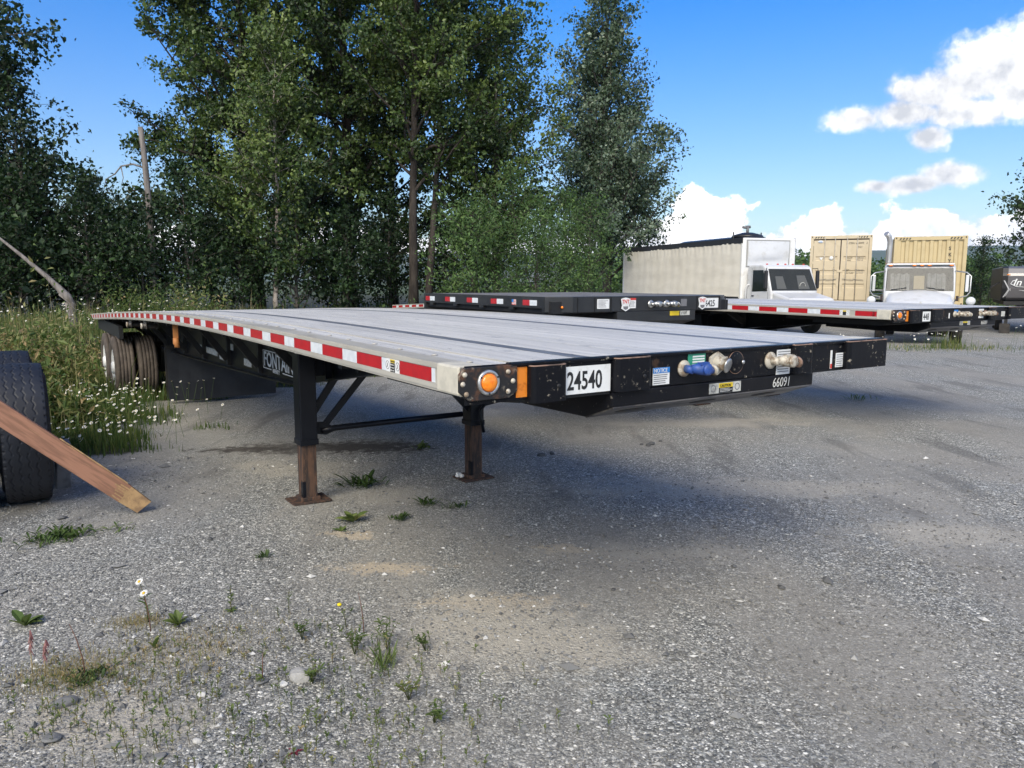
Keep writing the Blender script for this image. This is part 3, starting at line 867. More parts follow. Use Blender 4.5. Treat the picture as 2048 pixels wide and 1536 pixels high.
parts = []
X, Y, rs = sample_veg(34000, -9, -3.2, 5.6, 13, 5, 1.0)
patch = .5 + .5 * np.sin(X * 2.3 + 1.1 * np.sin(Y * 1.7)) * np.sin(Y * 1.9)
parts.append(blades(X, Y, rs, .09 + .13 * patch, .006, .30 + .22 * patch, .16))
X, Y, rs = sample_veg(46000, -15, 4, 11, 27, 6, 1.0)
patch = .5 + .5 * np.sin(X * 1.3 + 1.1 * np.sin(Y * .9)) * np.sin(Y * 1.1)
parts.append(blades(X, Y, rs, .17 + .20 * patch, .009, .34 + .24 * patch, .18))
X, Y, rs = sample_veg(9000, -14, -4.6, 6, 24, 8, 1.6)
k_ = (X < -.56 * Y) | (Y > 15); X, Y = X[k_], Y[k_]
parts.append(blades(X, Y, rs, .42, .005, .80, .14, .25))      # straw-coloured seed stalks
# sparse fringe on the gravel
X, Y, rs = sample_veg(3500, -5.6, -2.6, 5.6, 13, 9, .3)
parts.append(blades(X, Y, rs, .09, .005, .35, .2))
rs = np.random.RandomState(91)
X = rs.normal(size=70) * .12 - 3.75; Y = 9.2 + rs.normal(size=70) * .12
parts.append(blades(X, Y, rs, .06, .005, .38, .15))
X = rs.normal(size=800) * 1.3 + 11.8; Y = 20.7 + rs.normal(size=800) * .5
parts.append(blades(X, Y, rs, .10, .006, .5, .25))
X = 11.9 + rs.normal(size=160) * .22; Y = 20.7 + rs.normal(size=160) * .2
parts.append(blades(X, Y, rs, .32, .006, .5, .2))
X = rs.uniform(7, 60, 9000); Y = rs.uniform(40, 75, 9000)
parts.append(blades(X, Y, rs, .55, .03, .42, .15))
v, f, tn = join(parts)
tag(link_mesh('grass', np_mesh('grass', v, f, grass_m, False, {'tone': tn})), 'wild grass and straw on the overgrown strip left of the trailer', 'grass', kind='stuff')

def herb_leaves(X, Y, rs, h, n_leaf, leaf, tone, sd, spread=.05):
    an = []; tt = []
    Z = gz(X, Y)
    hs_ = h * np.exp(rs.normal(size=len(X)) * .3)
    lean_ = rs.normal(size=(len(X), 2)) * .16
    for i in range(len(X)):
        t0 = tone + rs.normal() * sd
        for j in range(n_leaf):
            u = (j + rs.rand()) / n_leaf
            an.append((X[i] + lean_[i, 0] * u * hs_[i] + rs.normal() * spread, Y[i] + lean_[i, 1] * u * hs_[i] + rs.normal() * spread, Z[i] + u * hs_[i])); tt.append(t0)
    return leaves(np.array(an), np.array(tt), 1, .01, leaf, rs, -.5, .36)
parts = []
X, Y, rs = sample_veg(1900, -8.5, -3.6, 6.2, 12.5, 15, 2)
k_ = X < -.585 * Y; X, Y = X[k_], Y[k_]
parts.append(herb_leaves(X, Y, rs, .17, 12, .055, .38, .16))
X, Y, rs = sample_veg(3600, -14.5, 3, 11.5, 26, 16, 2)
k_ = (X < -.585 * Y) | (Y > 17); X, Y = X[k_], Y[k_]
parts.append(herb_leaves(X, Y, rs, .36, 16, .055, .45, .15, .06))
# two thick clumps of tall yellow-green herbs behind the trailer tail
for cx, cy, r_, hh_, tn0 in [(-7.9, 19.2, .42, 1.0, .62), (-9.7, 19.8, .5, .85, .45), (-7.15, 11.4, .25, .95, .72), (-5.55, 8.8, .35, .5, .6), (-8.6, 13.6, .7, .55, .75), (-9.6, 15.2, .8, .5, .85)]:
    X = cx + rs.normal(size=150) * r_; Y = cy + rs.normal(size=150) * r_ * .6
    parts.append(herb_leaves(X, Y, rs, hh_, 20, .095, tn0, .08, .05))
v, f, tn = join(parts)
tag(link_mesh('weeds', np_mesh('weeds', v, f, weed_m, False, {'tone': tn})), 'leafy wild herbs growing through the grass on the bank', 'weeds', kind='stuff')

def daisy_field(X, Y, rs, h, r):
    n = len(X); Z = gz(X, Y)
    H_ = h * (.6 + .7 * rs.rand(n))
    top = np.stack([X + rs.normal(size=n) * .06, Y + rs.normal(size=n) * .06, Z + H_], -1)
    out = []
    # stems: slim three-cornered strips
    s = .0022
    v = np.zeros((n, 4, 3)); v[:, 0] = np.stack([X - s, Y, Z], -1); v[:, 1] = np.stack([X + s, Y, Z], -1); v[:, 2] = top + [s, 0, 0]; v[:, 3] = top - [s, 0, 0]
    i = np.arange(n)[:, None] * 4
    out.append((v.reshape(-1, 3), np.concatenate([i + np.array([[0, 1, 2]]), i + np.array([[0, 2, 3]])], 0), np.full(n * 4, .1)))
    nrm = rs.normal(size=(n, 3)) * .35 + np.array([-.25, -.35, 1]); nrm /= np.linalg.norm(nrm, axis=1)[:, None]
    a = np.cross(nrm, [0, 1, .2]); a /= np.linalg.norm(a, axis=1)[:, None]; b = np.cross(nrm, a)
    rr = r * (.75 + .5 * rs.rand(n))
    K = 16
    v = np.zeros((n, K + 1, 3)); v[:, 0] = top
    for k in range(K):
        q = 2 * PI * k / K; f_ = 1.0 if k % 2 == 0 else .62
        v[:, k + 1] = top + (a * math.cos(q) + b * math.sin(q)) * (rr * f_)[:, None] + nrm * .002
    i = np.arange(n)[:, None] * (K + 1)
    f = np.concatenate([i + np.array([[0, k + 1, (k + 1) % K + 1]]) for k in range(K)], 0)
    out.append((v.reshape(-1, 3), f, np.full(n * (K + 1), .95)))
    v = np.zeros((n, 7, 3)); v[:, 0] = top + nrm * .007
    for k in range(6):
        q = 2 * PI * k / 6
        v[:, k + 1] = top + (a * math.cos(q) + b * math.sin(q)) * (rr * .3)[:, None] + nrm * .003
    i = np.arange(n)[:, None] * 7
    f = np.concatenate([i + np.array([[0, k + 1, (k + 1) % 6 + 1]]) for k in range(6)], 0)
    out.append((v.reshape(-1, 3), f, np.full(n * 7, .5)))
    return join(out)
rs = np.random.RandomState(61)
parts = []
def clump(n, cx, cy, sx, sy, h, r=.021):
    X = cx + rs.normal(size=n) * sx; Y = cy + rs.normal(size=n) * sy
    parts.append(daisy_field(X, Y, rs, h, r))
clump(130, -6.2, 10.6, .55, .8, .30, .024); clump(70, -5.0, 9.2, .45, .6, .2, .022); clump(30, -4.4, 8.3, .35, .5, .22); clump(26, -5.2, 11.6, .5, .3, .3)
clump(14, -5.3, 10.4, .3, .3, .3)
clump(120, -9.6, 17.6, .9, .8, .75, .026); clump(45, -8.0, 18.6, .4, .5, 1.0, .026); clump(40, -11.8, 17.5, 1.0, 1.0, .5, .024); clump(30, -6.6, 10.2, 1.2, 1.0, .3)
clump(22, 11.6, 20.6, .7, .4, .42, .028); clump(10, 14.2, 20.9, .5, .4, .5, .028); clump(8, 9.6, 20.5, .4, .3, .3, .024)
clump(14, -4.6, 7.6, .4, .4, .25)
v, f, tn = join(parts)
tag(link_mesh('daisies', np_mesh('daisies', v, f, flower_m, False, {'tone': tn})), 'white daisies scattered through the grass by the trailer wheels', 'daisies', kind='stuff')

# ================================================================== FLATBED TRAILERS
winch_steel = mat('dull_winch_steel', (.045, .043, .041), .5, .2, (.09, .08, .07), 20, .45, .65)
ramp_steel = mat('dusty_bounce_lit_steel', (.12, .11, .10), .38, .3, (.022, .02, .02), 3.5, .42, .58, (1, 5, 1), bump=(20, .3, .004), col3=(.13, .11, .09), n3=20, lo3=.56, hi3=.66)  # lighter than the black paint: dust plus ground bounce put into the colour
_cs = [0, 1.0, 2.0, 3.1, 4.3, 5.4, 6.5, 8.0, 9.3, 10.4, 11.45, 13.0, 14.63]
_cz = [0, .002, .009, .012, .003, -.012, -.031, -.075, -.125, -.166, -.210, -.277, -.350]
_cp = np.polyfit(_cs, _cz, 5)
def camber(s):
    return float(np.polyval(_cp, s)) - float(np.polyval(_cp, 0))
LEN, WID, DECK = 14.63, 2.59, 1.408

def along(mb, x0, x1, z0, z1, s0, s1, n):
    """strip with rectangular section that follows the deck's camber"""
    vs = []; fs = []
    for i in range(n + 1):
        s = s0 + (s1 - s0) * i / n; c = DECK + camber(s)
        vs += [(x0, s, c + z0), (x1, s, c + z0), (x1, s, c + z1), (x0, s, c + z1)]
    for i in range(n):
        a = i * 4; b = a + 4
        for k in range(4):
            fs.append((a + k, a + (k + 1) % 4, b + (k + 1) % 4, b + k))
    fs += [(0, 1, 2, 3), tuple(n * 4 + k for k in (3, 2, 1, 0))]
    return mb.add(vs, fs)

def lines(parent, x0, x1, y, z_top, n, pitch, h, m, rs, name='print', axis='x'):
    """rows of small print: thin bars lying on a sticker that faces -y"""
    mb = MB()
    for i in range(n):
        e = x1 - (x1 - x0) * rs.uniform(0, .35)
        mb.box(x0, e, y - .0012, y - .0006, z_top - i * pitch - h, z_top - i * pitch)
    return mb.build(name, m, parent)

def sticker(parent, name, x0, x1, z0, z1, y, m, label=None, thick=.002):
    o = MB().box(x0, x1, y - thick, y, z0, z1).build(name, m, parent)
    if label: o['label'] = label
    return o

def gladhand(parent, x, z, m_body, m_plate, label, y=0.0, cap=None, s=1.0):
    p = MB().lathe([(.0, -.0), (.036 * s, 0), (.036 * s, .006), (.026 * s, .012), (.015 * s, .016), (.0, .016)], 20, Matrix.Translation((x, y, z)) @ Matrix.Rotation(PI / 2, 4, 'X')).build('coupling_flange', m_plate, parent)
    b = MB()
    b.tube([(x, y - .01, z), (x + .012, y - .045, z - .004)], [.018 * s, .017 * s], 12)
    b.tube([(x + .004, y - .04, z + .004), (x + .03, y - .055, z + .002), (x + .075, y - .066, z - .004), (x + .105, y - .07, z - .008)], [.016 * s, .024 * s, .025 * s, .014 * s], 12)
    b.ball((x + .052, y - .062, z + .004), .031 * s, 12, 8, (1.05, .75, .85))
    b.lathe([(.0, 0), (.024 * s, 0), (.026 * s, .008), (.018 * s, .013), (0, .013)], 14, Matrix.Translation((x + .056, y - .082, z)) @ Matrix.Rotation(PI / 2, 4, 'X'))
    b.box(x + .025, x + .075, y - .078, y - .055, z + .018, z + .030)
    o = b.build('coupling', m_body, parent)
    o['label'] = label
    e = MB().lathe([(0, 0), (.024 * s, 0), (.026 * s, .004), (.024 * s, .012), (0, .014)], 14, Matrix.Translation((x + .103, y - .07, z - .008)) @ Matrix.Rotation(1.2, 4, 'Y')).build('coupling_seal', cap or m_plate, o)
    return o

_tyre_cache = {}
def tyre_profile(R, w, rim_r):
    h = w / 2
    pr = [(rim_r, -h * .78), (rim_r + .01, -h * .92), ((R + rim_r) / 2, -h * 1.06), (R - .05, -h * 1.0), (R - .018, -h * .93), (R - .002, -h * .84)]
    for c in (-.52, -.17, .17, .52):                    # four grooves round the tread
        pr += [(R, h * (c - .035)), (R - .007, h * (c - .02)), (R - .007, h * (c + .02)), (R, h * (c + .035))]
    pr += [(R - .002, h * .84), (R - .018, h * .93), (R - .05, h * 1.0), ((R + rim_r) / 2, h * 1.06), (rim_r + .01, h * .92), (rim_r, h * .78)]
    return pr
MX = Matrix.Rotation(PI / 2, 4, 'Y')
def wheel(parent, x, y, z, R=.5, w=.28, m_t=None, m_r=None, face=-1, key='a', hub=True):
    """tyre with rim, axle along local x; face: side of the dish that looks outwards"""
    if key not in _tyre_cache:
        t = MB().lathe(tyre_profile(R, w, R * .56), 44, MX, True).mesh('tyre', m_t)
        rr = R * .56
        r = MB().lathe([(rr, -w * .40), (rr + .012, -w * .42), (rr + .012, -w * .45), (rr - .012, -w * .45), (rr - .03, -w * .36), (rr * .72, -w * .30), (rr * .62, -w * .34), (.10, -w * .34), (.10, -w * .5), (.075, -w * .56), (0, -w * .56)], 30, MX).mesh('rim', m_r)
        bm_ = MB()
        for k in range(10):
            a = 2 * PI * k / 10
            bm_.tube([(-w * .33, math.cos(a) * rr * .60, math.sin(a) * rr * .60), (-w * .42, math.cos(a) * rr * .60, math.sin(a) * rr * .60)], .014, 6, smooth=False)
        n = bm_.mesh('wheel_nuts', bright_metal)
        _tyre_cache[key] = (t, r, n)
    t, r, n = _tyre_cache[key]
    rot = (0, 0, 0) if face < 0 else (0, 0, PI)
    o = link_mesh('wheel', t, parent, (x, y, z), rot)
    if hub:
        link_mesh('rim', r, o)
        link_mesh('wheel_nuts', n, o)
    return o

def flatbed(root, number, chalk, near):
    rs = np.random.RandomState(5 if near else 6)
    NS = 22
    # --- deck: extruded planks between two dark nailing strips
    edges = []
    x = .105
    for x1, n in ((.570, 3), (1.835, 8), (2.485, 4)):
        w = (x1 - x) / n
        for i in range(n):
            edges.append((x + i * w, x + (i + 1) * w))
        x = x1 + .072
    for a, b in edges:
        dz = rs.uniform(-.0015, .0015)
        along(MB(), a + .0015, b - .0015, -.03, -.002 + dz, .012, LEN, NS).build('deck_plank', plank_alu, root)
    for xa in (.570, 1.835):
        along(MB(), xa + .0015, xa + .0705, -.03, -.0015, .012, LEN, NS).build('nailer_strip', nailer, root)
    if near:
        for k in range(44):                             # bolt heads along the left edge of the deck
            s = .16 + k * .305
            c = DECK + camber(s)
            if k == 0:
                b0 = MB().lathe([(0, .0), (.014, 0), (.013, .0025), (.008, .004), (0, .0042)], 10).mesh('deck_bolt', rail_alu)
                s0 = MB().prism([(-.028, -.013), (.022, -.016), (.03, .012), (-.02, .015)], -.001, .0006).mesh('scuff_plate', plank_alu)
            link_mesh('deck_bolt', b0, root, (.122 + .012 * (k % 2), s, c - .001))
        along(MB(), .235, .243, -.004, .0005, .02, LEN - .1, NS).build('deck_seam', rail_alu, root)
    # --- side rails with their tape
    for sgn, xo in ((-1, 0), (1, WID)):
        m = MB()
        ins = lambda a, b: (xo - sgn * a, xo - sgn * b) if sgn < 0 else (xo - b, xo - a)
        def st(d0, d1, z0, z1):
            # d measured inwards from the outer face
            x0_, x1_ = (xo + d0, xo + d1) if sgn < 0 else (xo - d1, xo - d0)
            along(m, x0_, x1_, z0, z1, .02, LEN, NS)
        st(.002, .104, -.012, .0)                       # top flange
        st(.0, .012, -.020, -.003)                      # upper lip
        st(.004, .012, -.078, -.0195)                   # web
        st(.0, .016, -.096, -.077)                      # lower lip
        st(.004, .05, -.105, -.0955)                    # bottom flange
        m.build('side_rail', rail_alu, root)
        o_red = None
        for k in range(32):
            a = (.379 if near else .31) - .14 + .4572 * k
            for nm, m_, s0, s1 in (('red_tape', red_tape, a, a + .279), ('white_tape', white_tape, a + .279, a + .4572)):
                if k == 31 and nm == 'white_tape': s1 = s0 + .12
                if k == 0 and nm == 'white_tape':
                    s0 += .133                          # the warning label takes the place of the white piece
                if s1 > LEN - .02: s1 = LEN - .02
                if s1 - s0 < .02: continue
                if sgn > 0 and (k > 4): continue
                x0_ = .0022 if sgn < 0 else WID - .0038
                n_ = 2
                along(MB(), x0_, x0_ + .0016, -.0755, -.0225, s0, s1, n_).build(nm, m_, root)
        if sgn < 0:
            along(MB(), .0022, .0038, -.0755, -.0225, .21, .238, 1).build('white_tape', white_tape, root)
    # caution label between the first two red pieces
    sa, sb = .52, .648
    lab = along(MB(), .0012, .0030, -.0765, -.0215, sa, sb, 1).build('caution_label', paper, root)
    c = DECK + camber(.58)
    along(MB(), .0004, .0013, -.037, -.0235, .562, .606, 1).build('yellow_field', yellow_st, lab)
    along(MB(), .0004, .0013, -.0755, -.038, .562, .606, 1).build('black_field', ink, lab)
    xd, ud = (0, -1, 0), (0, 0, 1)
    if near:
        text('CAUTION', .010, ink, lab, (.0003, .604, c - .0345), xd, ud, sx=.95)
        for i, w_ in enumerate(('Push down', 'from top of', 'trailer only')):
            text(w_, .0088, white_ink, lab, (.0003, .6045, c - .048 - i * .0115), xd, ud, sx=.92)
    for sy in (.535, .633):
        mb = MB()
        mb.lathe([(.016, 0), (.018, 0), (.018, .0008), (.016, .0008)], 16, Matrix.Translation((.0012, sy, c - .049)) @ Matrix.Rotation(-PI / 2, 4, 'Y'), closed=True)
        mb.tube([(.0008, sy + .006, c - .058), (.0008, sy, c - .05), (.0008, sy - .002, c - .040)], .002, 5)
        mb.build('pictogram', grey_ink, lab)
    # cast end piece of the rail
    m = MB()
    m.box(-.006, .10, .02, .185, DECK - .103, DECK + .003)
    m.build('rail_end_cap', cast_alu, root, bevel=.008)
    MB().box(WID - .10, WID + .004, .02, .185, DECK - .103, DECK + .003).build('rail_end_cap', cast_alu, root, bevel=.008)

    # --- front bulkhead
    zt, zb = DECK + .004, DECK - .135
    m = MB(); m.box(.012, WID - .004, 0.0, .011, zb, zt)
    m.build('front_bulkhead', black_worn, root, bevel=.002)
    m = MB(); m.box(.20, WID - .02, -.012, .034, zt - .011, zt + .0015).build('top_angle', black_worn, root, bevel=.003)
    # chin: lower fascia and the coupler plate that slopes back under it
    zf = 1.206
    x0, x1 = .686, 1.984
    prof = [(-.004, zb - .003), (-.004, zf), (.17, 1.142), (.62, 1.135), (1.35, 1.15), (1.35, zb - .02), (.02, zb - .003)]
    m = MB().prism(prof, x0, x1, 'x').build('coupler_plate', black_steel, root, bevel=.006)
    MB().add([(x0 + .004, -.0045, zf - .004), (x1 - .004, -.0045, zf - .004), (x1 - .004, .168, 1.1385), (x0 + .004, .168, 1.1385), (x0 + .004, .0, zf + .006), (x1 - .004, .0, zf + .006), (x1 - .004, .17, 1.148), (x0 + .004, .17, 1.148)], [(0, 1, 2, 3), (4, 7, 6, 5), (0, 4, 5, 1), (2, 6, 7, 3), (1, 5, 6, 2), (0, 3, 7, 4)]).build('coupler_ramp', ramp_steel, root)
    for hx in (.86, 1.30, 1.72):
        ring = MB().lathe([(0, 0), (.058, 0), (.052, .003), (0, .003)], 18, Matrix.Translation((hx, .082, 1.1715)) @ Matrix.Rotation(math.radians(180 - 20), 4, 'X') @ Matrix.Diagonal((1.5, .62, 1, 1)))
        ring.build('drain_opening', under_black, root)
    # wings of the plate below the bulkhead left and right of the chin
    m = MB().prism([(.012, zb + .004), (.012, zb - .012), (.35, zb - .05), (1.2, zb - .05), (1.2, zb)], .25, WID - .25, 'x').build('front_crossmember', under_black, root)
    # --- corner plates with lamp
    def corner(cx, mirror):
        def X(v): return cx + (v if not mirror else -v)
        p = [(-.112, -.040), (-.095, .052), (-.086, .058), (.118, .058), (.124, .05), (.124, -.035), (.075, -.062), (-.07, -.062), (-.092, -.052)]
        p = [(-.120, -.028), (-.120, .034), (-.100, .057), (.122, .057), (.122, -.040), (.085, -.062), (-.078, -.062)]
        pl = MB().prism([(X(a), 1.351 + b) for a, b in p], -.012, -.0005, 'y').build('corner_plate', black_rust, root, bevel=.002)
        lm = MB().lathe([(.0, -.004), (.0465, -.004), (.0465, .004), (.043, .009), (.034, .009), (.033, .004), (0, .004)], 30, Matrix.Translation((X(-.002), -.012, 1.351)) @ Matrix.Rotation(PI / 2, 4, 'X')).build('marker_lamp', bright_metal, root)
        MB().lathe([(.0325, .004), (.0325, .011), (.028, .016), (.015, .019), (0, .020)], 26, Matrix.Translation((X(-.002), -.012, 1.351)) @ Matrix.Rotation(PI / 2, 4, 'X')).build('amber_lens', amber, lm)
        sc = MB()
        for a in (.5, 2.6, 4.7):
            sc.lathe([(.004, 0), (.0036, .002), (0, .0025)], 8, Matrix.Translation((X(-.002) + .0395 * math.cos(a), -.021, 1.351 + .0395 * math.sin(a))) @ Matrix.Rotation(PI / 2, 4, 'X'))
        sc.build('lamp_screws', under_black, lm)
        for bx_, bz_ in ((-.098, .033), (-.106, 0), (-.092, -.036), (.082, .034), (.103, -.001), (.082, -.038)):
            b = MB().lathe([(.0, 0), (.0098, 0), (.0098, .002), (.0072, .0025), (.0068, .0065), (.005, .008), (0, .008)], 10, Matrix.Translation((X(bx_), -.012, 1.351 + bz_)) @ Matrix.Rotation(PI / 2, 4, 'X'))
            b.build('plate_bolt', dirty_zinc, root)
    corner(.100, False)
    MB().box(.2235, .271, -.0035, -.0004, 1.285, 1.397).build('amber_reflector', amber_refl, root)
    # --- stake pockets standing proud of the bulkhead, open at the top
    def pocket(xa, xb, za, zb_, d=.036, lip=True):
        r = .022; k = 5
        out = [(xa, -.0006)] + [(xa + r - r * math.cos(a), -d + r - r * math.sin(a)) for a in np.linspace(0, PI / 2, k)] + [(xb - r + r * math.sin(a), -d + r - r * math.cos(a)) for a in np.linspace(0, PI / 2, k)] + [(xb, -.0006)]
        t_ = .011
        inn = [(xa + t_, -.0006)] + [(xa + r - (r - t_) * math.cos(a), -d + r - (r - t_) * math.sin(a)) for a in np.linspace(0, PI / 2, k)] + [(xb - r + (r - t_) * math.sin(a), -d + r - (r - t_) * math.cos(a)) for a in np.linspace(0, PI / 2, k)] + [(xb - t_, -.0006)]
        n = len(out); vs = []
        for z_ in (za, zb_):
            vs += [(a, b, z_) for a, b in out] + [(a, b, z_) for a, b in inn]
        fs = []
        for i in range(n - 1):
            fs += [(i, i + 1, 2 * n + i + 1, 2 * n + i), (n + i + 1, n + i, 3 * n + i, 3 * n + i + 1), (2 * n + i, 2 * n + i + 1, 3 * n + i + 1, 3 * n + i), (i + 1, i, n + i, n + i + 1)]
        fs += [(0, 2 * n, 3 * n, n), (n - 1, n + n - 1, 3 * n + n - 1, 2 * n + n - 1)]
        p = MB().add(vs, fs).build('stake_pocket', black_worn, root)
        MB().box(xa + t_, xb - t_, -d + t_, -.012, zb_ - .06, zb_ - .055).build('pocket_floor', rust, p)
        # rusty worn upper lip
        lipv = []; 
        for z_ in (zb_ + .0004, zb_ + .004):
            lipv += [(a, b, z_) for a, b in out] + [(a, b, z_) for a, b in inn]
        MB().add(lipv, fs).build('pocket_lip', rust_lip, p)
        MB().lathe([(0, 0), (.009, 0), (.009, .0012), (0, .0012)], 10, Matrix.Translation((xb - .045, -d - .0006, (za + zb_) / 2 - .01)) @ Matrix.Rotation(PI / 2, 4, 'X')).build('pocket_hole', under_black, p)
        return p
    pocket(.274, .438, 1.262, 1.398)
    pocket(.682, .872, 1.272, 1.404)
    pocket(1.80, 1.94, 1.272, 1.408)
    pocket(2.225, 2.575, 1.268, 1.406)
    # --- number plate and stickers
    plate = sticker(root, 'number_plate', .445 if near else .53, .674, 1.276, 1.384, -.001, paper, 'white plate with black number')
    if near:
        text(number, .100, ink, plate, (.456, -.0034, 1.294), (1, 0, 0), (0, 0, 1), sx=.70, bold=.0016)
    else:
        text(number[-3:], .100, ink, plate, (.540, -.0034, 1.294), (1, 0, 0), (0, 0, 1), sx=.70, bold=.0012)
    if near:
        nt = sticker(root, 'notice_label', .905, 1.0, 1.280, 1.352, -.001, paper)
        sticker(nt, 'blue_field', .905, 1.0, 1.329, 1.352, -.0032, blue_st, thick=.0008)
        text('NOTICE', .024, white_ink, nt, (.909, -.0046, 1.332), (1, 0, 0), (0, 0, 1), sx=.88)
        lines(nt, .909, .995, -.003, 1.323, 5, .0085, .003, grey_ink, rs)
        gn = sticker(root, 'green_label', 1.108, 1.215, 1.345, 1.402, -.001, green_st)
        mb = MB()
        for i in range(4):
            mb.box(1.135, 1.208, -.0042, -.0032, 1.350 + i * .0115, 1.3565 + i * .0115)
        mb.build('white_fields', paper, gn)
        wl = sticker(root, 'registration_sheet', 1.700, 1.838, 1.272, 1.390, -.001, paper)
        lines(wl, 1.708, 1.830, -.003, 1.382, 9, .0118, .0035, grey_ink, rs)
        wr = sticker(root, 'instruction_label', 2.165, 2.238, 1.280, 1.352, -.064 + .063, paper)
        wr2 = sticker(root, 'instruction_label', 2.120, 2.134, 1.275, 1.368, -.001, paper)
        sticker(wr2, 'red_field', 2.120, 2.134, 1.277, 1.300, -.0032, red_st, thick=.0008)
        lines(wr, 2.170, 2.233, -.003, 1.344, 6, .011, .003, grey_ink, rs)
    else:
        sticker(root, 'instruction_label', 1.02, 1.04, 1.30, 1.36, -.001, paper)
        sticker(root, 'blue_label', 1.12, 1.20, 1.37, 1.395, -.001, blue_st)
        sticker(root, 'registration_sheet', 1.62, 1.72, 1.375, 1.398, -.001, paper)
        sticker(root, 'registration_sheet', 1.62, 1.72, 1.29, 1.315, -.001, paper)
        sticker(root, 'instruction_label', 2.10, 2.18, 1.30, 1.36, -.001, paper_dirty)
    # caution label and chalked number on the chin
    cl = MB().box(1.243, 1.450, -.0062, -.0042, 1.216, 1.262).build('caution_label', paper_dirty, root)
    MB().box(1.305, 1.395, -.0070, -.0062, 1.240, 1.260).build('yellow_field', yellow_st, cl)
    MB().box(1.305, 1.395, -.0070, -.0062, 1.217, 1.2395).build('black_field', ink, cl)
    if near:
        text('CAUTION', .017, ink, cl, (1.309, -.0078, 1.243), (1, 0, 0), (0, 0, 1), sx=.95)
        lines(cl, 1.310, 1.390, -.0066, 1.236, 3, .006, .002, white_ink, rs)
    for gx_ in (1.268, 1.425):
        MB().lathe([(.013, 0), (.016, 0), (.016, .001), (.013, .001)], 14, Matrix.Translation((gx_, -.0062, 1.239)) @ Matrix.Rotation(PI / 2, 4, 'X'), closed=True).build('pictogram', grey_ink, cl)
    ch = text(chalk, .066, white_ink, root, (1.672, -.0062, 1.214), (1, 0, 0), (0.15, 0, 1), name='chalk_number', sx=.80, shear=.15, bold=-.0008)
    # --- air and electric connections
    if near:
        gladhand(root, 1.085, 1.340, blue_paint, dirty_zinc, 'blue painted air coupling', cap=dirty_zinc)
        so = MB()
        oc = [(.054 * math.cos(a), .054 * math.sin(a)) for a in np.linspace(PI / 6, 2 * PI + PI / 6, 7)[:-1]]
        so.prism([(1.285 + a, 1.352 + b) for a, b in oc], -.012, -.0005, 'y')
        so.lathe([(.035, 0), (.030, .02), (.028, .038), (0, .038)], 18, Matrix.Translation((1.285, -.012, 1.352)) @ Matrix.Rotation(PI / 2, 4, 'X'))
        so.box(1.268, 1.304, -.052, -.044, 1.374, 1.384)
        sk = so.build('electric_socket', dirty_zinc, root, bevel=.0015)
        MB().lathe([(0, 0), (.033, 0), (.033, .004), (.027, .007), (0, .007)], 20, Matrix.Translation((1.300, -.053, 1.345)) @ Matrix.Rotation(PI / 2 + .25, 4, 'X') @ Matrix.Rotation(.25, 4, 'Y')).build('socket_lid', bright_metal, sk)
        ro = MB().lathe([(.0, 0), (.050, 0), (.050, .003), (.047, .0045), (0, .0045)], 26, Matrix.Translation((1.415, -.0005, 1.347)) @ Matrix.Rotation(PI / 2, 4, 'X')).build('round_cover', black_worn, root)
        MB().lathe([(.0495, 0), (.052, 0), (.052, .003), (.0495, .003)], 26, Matrix.Translation((1.415, -.0005, 1.347)) @ Matrix.Rotation(PI / 2, 4, 'X'), closed=True).build('cover_rim', rust_lip, ro)
        for dx in (-.043, .043):
            MB().lathe([(0, 0), (.010, 0), (.009, .006), (0, .008)], 10, Matrix.Translation((1.415 + dx, -.005, 1.347)) @ Matrix.Rotation(PI / 2, 4, 'X')).build('cover_bolt', bright_metal, ro)
        gladhand(root, 1.655, 1.343, dirty_zinc, dirty_zinc, 'whitish air coupling with rusty end', cap=rust_lip, s=1.12)
    else:
        gladhand(root, 1.14, 1.345, dirty_zinc, dirty_zinc, 'grey air coupling')
        gladhand(root, 1.22, 1.345, dirty_zinc, dirty_zinc, 'grey air coupling')
        gladhand(root, 1.66, 1.345, dirty_zinc, dirty_zinc, 'grey air coupling at the right')
        gladhand(root, 1.75, 1.345, dirty_zinc, rust_lip, 'rusty air coupling')
    # --- main beams
    for bx in (.76, 1.83):
        zs = [(.9, 1.235), (2.5, 1.09), (2.98, 1.015), (3.7, .90), (4.3, .815), (5.0, .79), (6.7, .735), (9.0, .665), (11.0, .62), (12.2, .66), (13.2, .76), (14.2, .80)]
        m = MB()
        vs = []; fs = []
        for s, z in zs:
            vs += [(bx - .006, s, z), (bx + .006, s, z), (bx + .006, s, DECK + camber(s) - .10), (bx - .006, s, DECK + camber(s) - .10)]
        n = len(zs)
        for i in range(n - 1):
            a = i * 4; b = a + 4
            for k in range(4): fs.append((a + k, a + (k + 1) % 4, b + (k + 1) % 4, b + k))
        fs += [(0, 1, 2, 3), tuple((n - 1) * 4 + k for k in (3, 2, 1, 0))]
        m.add(vs, fs)
        vs = []
        for s, z in zs:
            vs += [(bx - .065, s, z - .014), (bx + .065, s, z - .014), (bx + .065, s, z), (bx - .065, s, z)]
        m.add(vs, fs)
        m.build('main_beam', black_steel, root)
